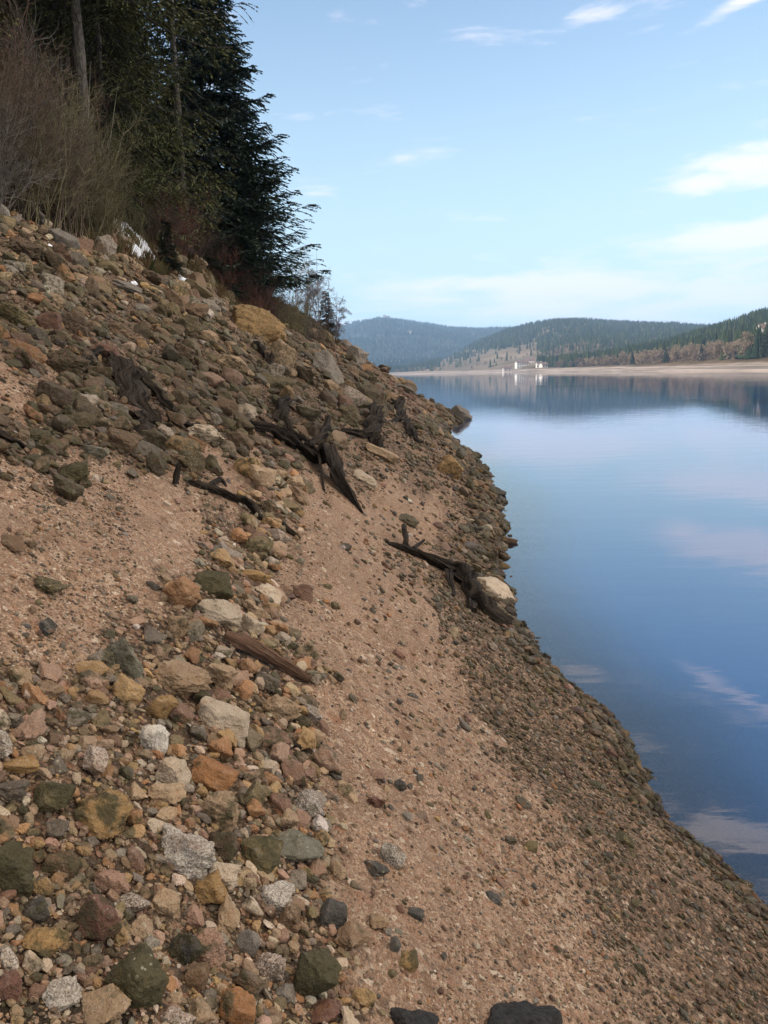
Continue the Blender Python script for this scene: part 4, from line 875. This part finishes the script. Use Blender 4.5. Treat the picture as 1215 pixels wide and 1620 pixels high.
def make_conifer(name, **kw):
    (Vt, Ft, Gt), (Q, F, c) = conifer_mesh(**kw)
    tm = bpy.data.meshes.new('trunk'); tm.from_pydata(Vt.tolist(), [], Ft); tm.polygons.foreach_set('use_smooth', np.ones(len(Ft), bool)); tm.materials.append(M_BARK)
    return [('trunk', tm), ('crown', mesh_raw('crown', Q, F, M_NEEDLE, c))]
def plant(name, parts, loc, rz, label, cat, group, sc=1.0):
    e = empty(name, loc, label, cat, group); e.rotation_euler = (0, 0, rz); e.scale = (sc,)*3
    for pn, me in parts:
        o = bpy.data.objects.new(pn, me); COL.objects.link(o); o.parent = e
    return e
def at_bearing(u, y):
    s = float(hz_el(np.float64(u), 583.)[0]); x = s*y; return (x, y, float(height(x, y, False)))
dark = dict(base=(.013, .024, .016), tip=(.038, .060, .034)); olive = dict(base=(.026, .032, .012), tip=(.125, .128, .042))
CT = {'edge': make_conifer('e', seed=1, H=12.6, rad=4.5, z0=.9, per=12, gap=.20, tw=32, prof=1.0, hang=.12, lop=.7, ts=1.5, tuft=.048, **dark),
      'olive': make_conifer('o', seed=2, H=19, rad=5.2, z0=2.4, per=8, gap=.34, tw=26, droop=.6, prof=.7, hang=.30, **olive),
      'bole': make_conifer('b', seed=8, H=19, rad=4.6, z0=5.4, per=8, gap=.34, tw=26, droop=.30, prof=.7, hang=.30, **olive),
      'thin': make_conifer('t', seed=3, H=18, rad=3.0, z0=2.0, per=4, gap=.45, tw=18, sparse=.15, droop=.5, hang=.25, ts=1.5, tuft=.045, **dark),
      'low': make_conifer('l', seed=4, H=13, rad=3.9, z0=.3, per=9, gap=.26, tw=24, prof=.8, ts=1.5, tuft=.05, **dark),
      'small': make_conifer('s', seed=5, H=3.4, rad=1.1, z0=.15, per=6, gap=.14, tw=12, tuft=.05, base=(.016, .024, .016), tip=(.035, .045, .026))}
G_T = 'conifers at the top of the bank'
TREES = [
 ('edge', 345, 30.0, 0.0, 'full dark spruce at the right end of the wood standing against the sky', 1.0),
 ('thin', 310, 27.0, 1.3, 'thin spruce with a bare visible trunk and sky between its boughs', 1.0),
 ('bole', 170, 19.0, 0.9, 'olive green spruce with a pale bare lower trunk above the shrubs', 1.0),
 ('low', 404, 37.0, 2.1, 'dark spruce tucked behind the full spruce at the end of the wood', .5),
 ('olive', 195, 21.0, 3.9, 'olive green spruce with low boughs right of the pale trunk', .65),
 ('low', 225, 30.0, 5.0, 'dark spruce deep behind the olive spruce boughs', .7),
 ('olive', 50, 23.0, 2.2, 'tall olive spruce at the left edge with its trunk hidden by twigs', .9),
 ('low', 105, 26.0, 4.1, 'dark spruce between the two tall olive spruces at left', 1.2),
 ('low', 148, 31.0, 1.1, 'dark spruce in the second row behind the pale trunk', 1.35),
 ('thin', 330, 36.0, 4.6, 'distant thin spruce seen in the gap behind the bare trunk', .7),
 ('low', 8, 30.0, 2.9, 'dark spruce filling the back of the wood at the left edge', 1.5),
 ('olive', -230, 17.5, 5.5, 'large spruce whose boughs enter the view from beyond the left edge', 1.1),
 ('low', -130, 26.0, .7, 'dark spruce beyond the left edge of the view', 1.4),
 ('low', 255, 42.0, 3.3, 'dark spruce farthest back behind the thin trunk', .6),
 ('low', 90, 42.0, 3.0, 'tallest back row spruce showing between the left crowns', 1.9),
 ('olive', -420, 13.0, 3.3, 'near spruce standing outside the left edge', 1.0),
]
for (k, u, y, rz, lab, sc) in TREES: plant('spruce_tree', CT[k], at_bearing(u, y), rz, lab, 'spruce', G_T, sc)
def px_on(u, v): 
    g = None
    while g is None: g = ground_at(u, v); v += 4
    return g[0]
plant('spruce_tree', CT['small'], px_on(517, 528), 1.0, 'small dark young spruce in front of the bare birch', 'spruce', 'young spruces on the bank edge', .72)
plant('spruce_tree', CT['small'], px_on(268, 438), 2.0, 'little green spruce sapling below the reddish thicket', 'spruce', 'young spruces on the bank edge', .42)

# bare shrubs and birches
def bark_attr_material():
    t = NT('bare_twigs'); oi = t.n('ShaderNodeObjectInfo'); n = t.noise(t.pos(), 9, 4); t.bsdf(t.mix(t.mr(n, .35, .65), t.mix(1.0, oi.outputs['Color'], (.55, .55, .55), 'MULTIPLY'), oi.outputs['Color']), .9, None, .2); return t.m
M_TWIG = bark_attr_material()
def twig_mesh(seed, H, stems, spread, lean=0.0, r0=.012, levels=3, kids=5, weep=0.0, trunk=False):
    r = np.random.default_rng(seed); V = []; F = []
    def limb(p, d, L, rad, lev):
        n = 6 if lev > 0 else 8; pts = [p]; dirs = [d]; cur = p.copy(); dd = d.copy()
        for k in range(n):
            dd = dd+r.normal(0, .15, 3)+np.array([0, 0, (.10 if lev < 2 else .02)-(weep*(k/n)*(1 if lev > 0 else .1))]); dd /= np.linalg.norm(dd); cur = cur+dd*L/n; pts.append(cur.copy()); dirs.append(dd.copy())
        o = len(V); 
        for k, (q, e) in enumerate(zip(pts, dirs)):
            a = np.cross(e, [0.3, .9, .1]); a /= np.linalg.norm(a); b = np.cross(e, a); w = rad*(1-.75*k/n)
            for j in range(3): V.append(q+w*(a*math.cos(j*2.094)+b*math.sin(j*2.094)))
        for k in range(n):
            for j in range(3): F.append((o+k*3+j, o+k*3+(j+1) % 3, o+k*3+3+(j+1) % 3, o+k*3+3+j))
        if lev < levels-1:
            for _ in range(kids if lev == 0 else max(2, kids-1)):
                t = r.uniform(.25 if lev == 0 else .15, .98); i = int(t*n); q = pts[i]; e = dirs[i]; s = r.normal(0, 1, 3); s -= e*(s@e); s /= np.linalg.norm(s); a = r.uniform(.4, 1.15)
                nd = e*math.cos(a)+s*math.sin(a); limb(q.copy(), nd, L*r.uniform(.28, .5)*(1.15-t*.5), rad*(.55 if lev == 0 else .6), lev+1)
    for i in range(stems):
        a = r.uniform(0, 6.28); q = r.uniform(0, spread*.35); d = np.array([math.cos(a)*r.uniform(.05, .42)+lean, math.sin(a)*r.uniform(.05, .42), 1.]); d /= np.linalg.norm(d)
        if trunk: d = np.array([.04, 0, 1.]); q = 0
        limb(np.array([math.cos(a)*q, math.sin(a)*q, -.1]), d, H*r.uniform(.6, 1.05), r0*r.uniform(.7, 1.3), 0)
    return mesh_raw('twigs', np.array(V), np.array(F), M_TWIG, smooth_shade=True)
SHR = [twig_mesh(20+i, 2.6, 22, 1.1, lean=.28, r0=.014, kids=7) for i in range(4)]
SHR_S = [twig_mesh(40+i, 1.5, 26, .9, lean=.1, r0=.008, kids=7) for i in range(3)]
def shrub(u, y, sc, colr, me, label, group='bare shrubs along the top of the bank', name='bare_shrub', rz=0, px=None):
    loc = at_bearing(u, y) if px is None else px_on(*px); o = bpy.data.objects.new(name, me); COL.objects.link(o); o.location = loc; o.scale = (sc,)*3; o.rotation_euler = (0, 0, rz); o.color = (*colr, 1); tag(o, label, 'shrub', group); return o
BR = (.145, .11, .078); OL = (.19, .165, .09); RD = (.13, .08, .062); GRY = (.20, .18, .15); RD2 = (.19, .09, .065)
_sh = [(-60, 12.6, .85, BR), (-20, 13.0, .9, BR), (6, 14.2, 1.05, RD), (14, 13.2, .8, GRY), (40, 14.0, 1.0, BR), (60, 15.5, 1.25, BR), (76, 14.6, .9, OL), (98, 15.6, 1.05, BR), (118, 16.8, 1.15, OL), (130, 15.8, .85, BR), (150, 16.6, 1.0, OL),
       (168, 17.8, 1.1, OL), (182, 17.0, .8, OL), (188, 18.8, .9, OL), (236, 21.0, .55, OL), (-100, 14.0, 1.3, BR), (30, 17, 1.5, RD), (90, 18.5, 1.4, GRY), (140, 20, 1.3, RD)]
near_lab = ['brown', 'olive', 'reddish', 'grey']; place_w = ['outside the left edge', 'at the left edge', 'reaching highest at the left edge', 'above the rock pile at left', 'above the grey block', 'behind the grey block', 'above the slanted grey slab', 'right of the slanted slab', 'in front of the pale spruce trunk', 'low by the dark sapling', 'below the pale spruce trunk', 'right of the pale spruce trunk', 'above the snow patches', 'leaning over the snow patches', 'lowest at the right of the thicket', 'farthest left outside the view', 'deep in the thicket at left', 'deep in the thicket at its middle', 'behind the pale spruce trunk']
for i, ((u, y, sc, c), w) in enumerate(zip(_sh, place_w)):
    cn = {BR: 'brown', OL: 'olive', RD: 'reddish', GRY: 'grey'}[c]; shrub(u, y, sc, c, SHR[i % 4], f'leafless {cn} shrub {w}', rz=i*1.3*.2-.3)
_rs = [(262, 22.5, 1.2, RD, 'below the thin spruce'), (285, 24, 1.5, RD2, 'around the twin pale stems'), (310, 25.5, 1.3, RD, 'right of the twin pale stems'), (335, 27, 1.4, BR, 'below the full dark spruce'), (362, 27.5, 1.1, RD2, 'beside the single white stem'),
       (386, 28, 1.0, RD, 'above the square boulder'), (408, 29, 1.2, RD2, 'right above the square boulder'), (430, 31, 1.2, RD, 'under the lowest boughs at the wood end'), (452, 34, 1.3, OL, 'right of the wood end'), (470, 36, 1.5, OL, 'left of the bare birch'), (488, 38, 1.6, GRY, 'under the bare birch'), (505, 39, 1.2, BR, 'below the young spruce'), (522, 40, 1.0, BR, 'right of the young spruce')]
for i, (u, y, sc, c, w) in enumerate(_rs):
    cn = {BR: 'brown', OL: 'olive', RD: 'dark reddish', RD2: 'rust red', GRY: 'grey'}[c]; shrub(u, y, sc, c, SHR_S[i % 3], f'low {cn} leafless shrub {w}', rz=i*.9)
# birches and single stems: trunk and twigs
def birch_parts(seed, H, weep, kids=9, r0=.05, trunk_c=(.42, .40, .37), n=1):
    return twig_mesh(seed, H, n, .2, r0=r0, levels=4 if kids > 6 else 3, kids=kids, weep=weep, trunk=True)
def thin_tree(name, loc, H, seed, label, crown_c, trunk_c, weep=.3, kids=9, lean=0.0, r0=.05, cat='birch'):
    e = empty(name, loc, label, cat, 'bare birches on the bank edge'); r = np.random.default_rng(seed)
    tr = tube_obj('trunk', [(0, 0, -.2), (lean*H*.3, .03, H*.35), (lean*H*.7, -.02, H*.7), (lean*H, 0, H)], [r0, r0*.75, r0*.45, r0*.12], M_TWIG, e, seed, sides=7, rough=.1); tr.color = (*trunk_c, 1)
    me = birch_parts(seed, H*.98, weep, kids, max(r0*.5, .022)); o = bpy.data.objects.new('twigs', me); COL.objects.link(o); o.parent = e; o.color = (*crown_c, 1); o.rotation_euler = (0, math.atan(lean)*.8, 0); return e
thin_tree('birch_tree', px_on(505, 518), 4.3, 61, 'bare weeping birch standing against the sky beyond the wood', (.30, .29, .31), (.40, .37, .34), .55, 16, r0=.05)
thin_tree('birch_tree', px_on(532, 534), 2.9, 62, 'small bare birch drooping over the far edge of the bank', (.30, .29, .31), (.36, .33, .31), .6, 14, .05, .035)
thin_tree('birch_tree', px_on(487, 508), 3.9, 67, 'pale bare birch closest to the end of the wood', (.30, .29, .31), (.36, .33, .31), .5, 14, .02, .04)
thin_tree('birch_tree', px_on(468, 502), 3.4, 75, 'pale bare birch half hidden by the last boughs of the wood', (.28, .27, .28), (.36, .33, .31), .4, 11, .06, .035)
thin_tree('birch_tree', px_on(520, 526), 3.3, 76, 'grey bare birch right behind the young dark spruce', (.30, .29, .31), (.36, .33, .31), .5, 15, .04, .035)
for (u, v, H, ln, lab, sd) in [(268, 388, 2.0, .03, 'left one of the twin pale orange stems', 63), (277, 386, 1.7, .04, 'right one of the twin pale orange stems', 64)]:
    thin_tree('young_birch', px_on(u, v+8), H, sd, lab, (.18, .11, .08), (.46, .30, .21), .05, 3, ln, .022)
thin_tree('young_birch', px_on(374, 474), 3.0, 65, 'slim white stem left of the square boulder top', (.15, .11, .10), (.38, .34, .31), .05, 4, .0, .022)
thin_tree('young_birch', px_on(387, 476), 2.0, 66, 'leaning white stem right above the square boulder', (.15, .11, .10), (.38, .34, .31), .05, 4, .06, .022)
thin_tree('young_birch', at_bearing(28, 13.6), 2.2, 68, 'pale slender stem above the rock pile at left', (.12, .10, .08), (.26, .23, .20), .05, 4, .08, .018)
thin_tree('young_birch', at_bearing(150, 17.0), 3.4, 69, 'long pale stem leaning right through the olive thicket', (.14, .12, .07), (.28, .26, .19), .05, 5, .14, .02)
thin_tree('young_birch', at_bearing(172, 17.4), 3.2, 70, 'pale stem leaning right over the snow patches', (.14, .12, .07), (.25, .24, .16), .05, 5, .22, .018)
thin_tree('young_birch', at_bearing(185, 19.4), 3.8, 71, 'slim upright orange brown stem beside the pale spruce trunk', (.15, .10, .07), (.26, .17, .11), .05, 5, .02, .02)

# dry grass and leaf litter along the wood's edge
def build_grass():
    r = np.random.default_rng(8); n = 5200; y = 10*np.exp(r.uniform(0, math.log(5), n)); d = dtop(y)+r.gamma(1.6, .75, n)-.35+.35*fbm(y*.8, y*0, o=2); x = shore_x(y)-d
    k = fbm(x*.9, y*.9, o=3, s=4) > -.25; x, y = x[k], y[k]; n = len(x); z = height(x, y); B = 16; V = []; C = []
    sc = r.uniform(.10, .34, n); tint = np.where(r.uniform(0, 1, n)[:, None] < .6, np.array([.20, .145, .07]), np.where(r.uniform(0, 1, n)[:, None] < .5, np.array([.075, .085, .03]), np.array([.13, .07, .04])))*r.uniform(.6, 1.1, (n, 1))
    for b in range(B):
        a = r.uniform(0, 6.28, n); s = r.uniform(.2, 1, n); h = sc*r.uniform(.5, 1.1, n); w = .008*(1+y/20); px_ = x+np.cos(a)*sc*.3*s; py_ = y+np.sin(a)*sc*.3*s; lx = np.cos(a)*h*.6*s+.05; ly = np.sin(a)*h*.6*s
        V.append(np.stack([np.stack([px_-w, py_, z-.03], 1), np.stack([px_+w, py_, z-.03], 1), np.stack([px_+lx, py_+ly, z+h], 1)], 1)); C.append(np.repeat(tint[:, None], 3, 1))
    V = np.concatenate(V).reshape(-1, 3); C = np.concatenate(C).reshape(-1, 3); t = NT('dry_grass'); t.bsdf(t.attr('col'), .9, None, .15)
    tag(mesh_np('dry_grass', V, np.arange(len(V)).reshape(-1, 3), t.m, color=C), 'tufts of dry straw coloured grass along the upper edge of the bank', 'grass', kind='stuff')
build_grass()
def snow_mat():
    t = NT('snow'); t.bsdf((.86, .88, .92), .6, t.bump(t.noise(t.pos(), 25, 4), .5, .02), .3); return t.m
M_SNOW = snow_mat()
SN = [(143, 326, 44, 34, 'broken snow patch low in the brown thicket below the spruce trunk'), (126, 312, 22, 10, 'small streak of snow at the top left of the thicket snow'), (203, 374, 36, 14, 'upper snow patch on the grassy bank right of the thicket'), (222, 406, 34, 22, 'lower right snow patch on the grassy bank'), (213, 392, 20, 12, 'middle snow scrap between the two grassy bank patches'), (305, 459, 36, 10, 'thin snow strip above the scree left of the square boulder'),
      (22, 286, 16, 8, 'snow scrap on the bank top near the left edge'), (4, 272, 16, 12, 'snow scrap cut off by the left edge'), (130, 410, 18, 5, 'thin snow line on the rocks below the thicket'), (378, 468, 14, 6, 'snow spot at the foot of the white stems'), (74, 388, 7, 5, 'tiny snow spot between rocks of the pile'), (205, 449, 12, 5, 'small snow spot above the plank shaped slab'), (246, 397, 8, 5, 'tiny snow spot on the green bush')]
def snow_patch(u, v, w, h, lab, sd):
    v = v if ground_at(u, v) else v+8; p, t = ground_at(u, v); p = p-np.array([C_FW[0], C_FW[1], 0])*.0; n = normal_at(p[0], p[1]); w *= 1.5; r = np.random.default_rng(sd); V0, F0 = ICO[3]; Vs = []; Fs = []; off = 0; k = max(2, int(w/6))
    a = np.array(n.cross(Vector((0, 0, 1)))); a /= np.linalg.norm(a); b = np.cross(np.array(n), a)
    q = t/F_PX
    for i in range(k):
        c = a*0+np.array([r.uniform(-.5, .5)*w*q, 0, 0]); c[1] = r.uniform(-.5, .5)*w*q*1.2; s = r.uniform(.12, .3)*w*q
        X = V0*(1+.45*fbm(V0[:, 0]*1.7+i*9, V0[:, 1]*1.7, V0[:, 2]*1.7+sd, o=4, s=sd)[:, None])*np.array([s*1.2, s*1.5, s*.75]); X = X+c; X[:, 2] += height(p[0]+X[:, 0], p[1]+X[:, 1], False)-p[2]+.10*q*14
        Vs.append(X); Fs.append(F0+off); off += len(V0)
    o = mesh_np('snow_patch', np.concatenate(Vs), np.concatenate(Fs), M_SNOW, smooth_shade=True, loc=p); tag(o, lab, 'snow', 'snow patches on the bank edge')
for i, s in enumerate(SN): snow_patch(*s, 100+i)

# ------------------------------------------------------------------ across the lake: houses and single trees
def on_hill(u, r_, spec):
    s = float(hz_el(np.float64(u), 583.)[0]); z = float(spec[0](np.array([float(r_)]), np.array([s]))[0][0]); K = math.sqrt(1+s*s); return (r_*s/K, r_/K, z)
def flat_mat(name, c, rough=.8):
    t = NT(name); n = t.noise(t.pos(), .8, 3); t.bsdf(t.mix(t.mr(n, .3, .7, 0, .25), c, tuple(q*.8 for q in c)), rough, None, .2); return t.m
M_WALL = flat_mat('white_render', (.55, .53, .50)); M_WALL2 = flat_mat('grey_timber', (.40, .36, .32)); M_ROOF = flat_mat('dark_roof', (.13, .09, .075)); M_GLASS = flat_mat('window_glass', (.03, .04, .05), .2)
def box(V, F, x0, x1, y0, y1, z0, z1):
    b = len(V); V += [(x, y, z) for z in (z0, z1) for y in (y0, y1) for x in (x0, x1)]; F += [tuple(b+i for i in f) for f in ((0, 2, 3, 1), (4, 5, 7, 6), (0, 1, 5, 4), (2, 6, 7, 3), (0, 4, 6, 2), (1, 3, 7, 5))]
def part(name, V, F, mat, parent):
    me = bpy.data.meshes.new(name); me.from_pydata([tuple(v) for v in V], [], F); me.materials.append(mat); o = bpy.data.objects.new(name, me); COL.objects.link(o); o.parent = parent; return o
def house(name, loc, w, d, h, rh, rz, label, cat='house', wall=None, group='houses across the lake', nwin=3):
    e = empty(name, loc, label, cat, group); e.rotation_euler = (0, 0, rz); V, F = [], []; box(V, F, -w/2, w/2, -d/2, d/2, -2.5, h); b = len(V); V += [(-w/2, -d/2, h), (-w/2, d/2, h), (-w/2, 0, h+rh), (w/2, -d/2, h), (w/2, d/2, h), (w/2, 0, h+rh)]; F += [(b, b+2, b+1), (b+3, b+4, b+5)]
    part('wall', V, F, wall or M_WALL, e); V, F = [], []; o = .5
    for s in (-1, 1):
        b = len(V); V += [(-w/2-o, s*(d/2+o), h-.25), (w/2+o, s*(d/2+o), h-.25), (w/2+o, 0, h+rh+.15), (-w/2-o, 0, h+rh+.15)]; V += [(x, y, z+.3) for x, y, z in V[b:b+4]]; F += [tuple(b+i for i in f) for f in ((0, 1, 2, 3), (4, 7, 6, 5), (0, 4, 5, 1), (1, 5, 6, 2), (2, 6, 7, 3), (3, 7, 4, 0))]
    rf = part('roof', V, F, M_ROOF, e); V, F = [], []; box(V, F, w*.2, w*.2+.8, -.4, .4, h+rh*.5, h+rh+1.0); part('chimney', V, F, M_WALL2, rf)
    for fl in range(max(1, int(h/2.8))):
        for i in range(nwin):
            V, F = [], []; x = (i+.5)/nwin*w-w/2; z = .9+fl*2.8; box(V, F, x-.55, x+.55, -d/2-.06, -d/2+.05, z, z+1.3); part('window', V, F, M_GLASS, e)
    return e
house('house', on_hill(820, 925, HILL_B), 6, 7, 6.5, 2.2, .2, 'tall narrow white house at the left end of the lakeside village', nwin=2)
house('house', on_hill(829, 955, HILL_B), 9, 7, 3.2, 3.0, .1, 'low white house with a wide dark roof in the village middle')
house('house', on_hill(838, 970, HILL_B), 11, 8, 4.5, 3.0, -.2, 'greyish house behind the low white house across the lake', wall=M_WALL2)
house('house', on_hill(853, 762, HILL_A), 5.6, 6, 4.4, 1.0, 0, 'brightest white block house at the right end of the village', nwin=3)
house('house', on_hill(860, 756, HILL_A), 6, 6, 2.8, 1.6, .3, 'low pale annex right of the brightest white house', nwin=2)
house('house', on_hill(802, 900, HILL_B), 9, 7, 3.0, 2.4, .1, 'small grey boathouse on the shore left of the village', wall=M_WALL2, nwin=2)
def hill_px(u, v, spec, r0, r1):
    for r_ in np.linspace(r0, r1, 400):
        p = on_hill(u, r_, spec); uu, vv, _ = project(*[np.float64(q) for q in p])
        if vv < v: return p
    return on_hill(u, r1, spec)
house('house', hill_px(649, 529, HILL_C, 1600, 3700), 13, 9, 9, 4, 0, 'lone white house in the forest on the farthest blue hill', nwin=4)
p_ = hill_px(1203, 545, HILL_A, 400, 800); house('house', p_, 5, 6, 8.5, 2.4, .2, 'white gabled house among dark conifers on the right hillside', nwin=1)
s_ = on_hill(613, 3560, HILL_C); e = empty('summit_tower', s_, 'building with a squat tower on top of the farthest hill', 'tower', 'houses across the lake')
V, F = [], []; box(V, F, -14, -2, -6, 6, -6, 24); box(V, F, -15, -1, -7, 7, 24.1, 27); part('tower', V, F, M_WALL2, e); V, F = [], []; box(V, F, -1.9, 16, -6, 6, -6, 19); part('wall', V, F, M_WALL2, e); V, F = [], []; box(V, F, -1.8, 17, -7, 7, 19.1, 22); part('roof', V, F, M_ROOF, e)
# trees one can tell apart along the far right shore
def shore_tree_mesh(seed, conif):
    r = np.random.default_rng(seed); Vt, Ft, Gt = tube([(0, 0, -.05), (0, 0, .4), (.01, 0, .8)], [.022, .014, .005], seed, sides=6, rough=.1, sub=3)
    n = 2600
    if conif:
        z = .06+.94*r.beta(1, 1.5, n); a = r.uniform(0, 6.28, n); rr_ = .22*(1-z)**.8*np.sqrt(r.uniform(.1, 1, n))*(1+.3*np.sin(z*60+a)); P = np.stack([rr_*np.cos(a), rr_*np.sin(a), z-rr_*.3], 1); s = .022
    else:
        cl = r.normal(0, 1, (26, 3))*[.13, .13, .17]+[0, 0, .58]; P = cl[r.integers(0, 26, n)]+r.normal(0, .05, (n, 3)); P = P[(P[:, 2] > .12) & (P[:, 2] < 1.02)]; s = .016
    n = len(P); Q = P[:, None]+r.normal(0, s, (n, 3, 3)); tm = bpy.data.meshes.new('trunk'); tm.from_pydata(Vt.tolist(), [], Ft); tm.materials.append(M_BARK)
    c = np.array([(.030, .040, .018) if conif else (.20, .15, .10)])*r.uniform(.6, 1.35, (n, 1)); return [('trunk', tm), ('crown', mesh_raw('crown', Q.reshape(-1, 3), np.arange(n*3).reshape(-1, 3), M_NEEDLE, np.repeat(c, 3, 0)))]
SC_ = [shore_tree_mesh(i, True) for i in (1, 2, 3)]; SB_ = [shore_tree_mesh(i, False) for i in (4, 5, 6)]
FT = [(1178, 0, 13, 'widest tan bare tree by the sandy point'), (1163, 0, 10, 'tan bare tree left of the widest one by the sandy point'), (1150, 0, 8, 'low tan bare tree at the tip of the sandy point'), (1197, 1, 12, 'dark conifer right of the widest tan tree'), (1212, 1, 14, 'tall dark conifer at the right edge of the lake shore'), (1228, 1, 16, 'conifer just beyond the right edge'), (1205, 1, 10, 'short dark conifer between the two taller ones at right'),
      (1136, 0, 11, 'rust bare tree left of the sandy point'), (1124, 0, 9, 'brown bare tree second left of the sandy point'), (1108, 1, 8, 'dark conifer among the brown shore trees'), (1096, 0, 11, 'brown bare tree left of the lone shore conifer'), (1082, 0, 9, 'low brown bare tree in the middle of the right shore'), (1068, 0, 10, 'round brown bare tree on the right shore'), (1052, 1, 8, 'narrow conifer in the brown shore wood'), (1038, 0, 9, 'brown tree left of the narrow conifer'), (1020, 0, 9, 'pale bare tree before the dark shore forest'), (1000, 1, 8, 'conifer at the left end of the shore row'), (985, 0, 9, 'small pale bare tree farthest left in the shore row')]
for i, (u, cf, H, lab) in enumerate(FT):
    Ds = float(np.interp(u, [850, 900, 1000, 1100, 1215, 1400], [700, 620, 480, 400, 330, 260])); p = on_hill(u, Ds*1.02+36+(i*7 % 11), HILL_A); plant('conifer' if cf else 'bare_tree', (SC_ if cf else SB_)[i % 3], p, i*1.7, lab, 'conifer' if cf else 'tree', 'trees along the far right shore', H)
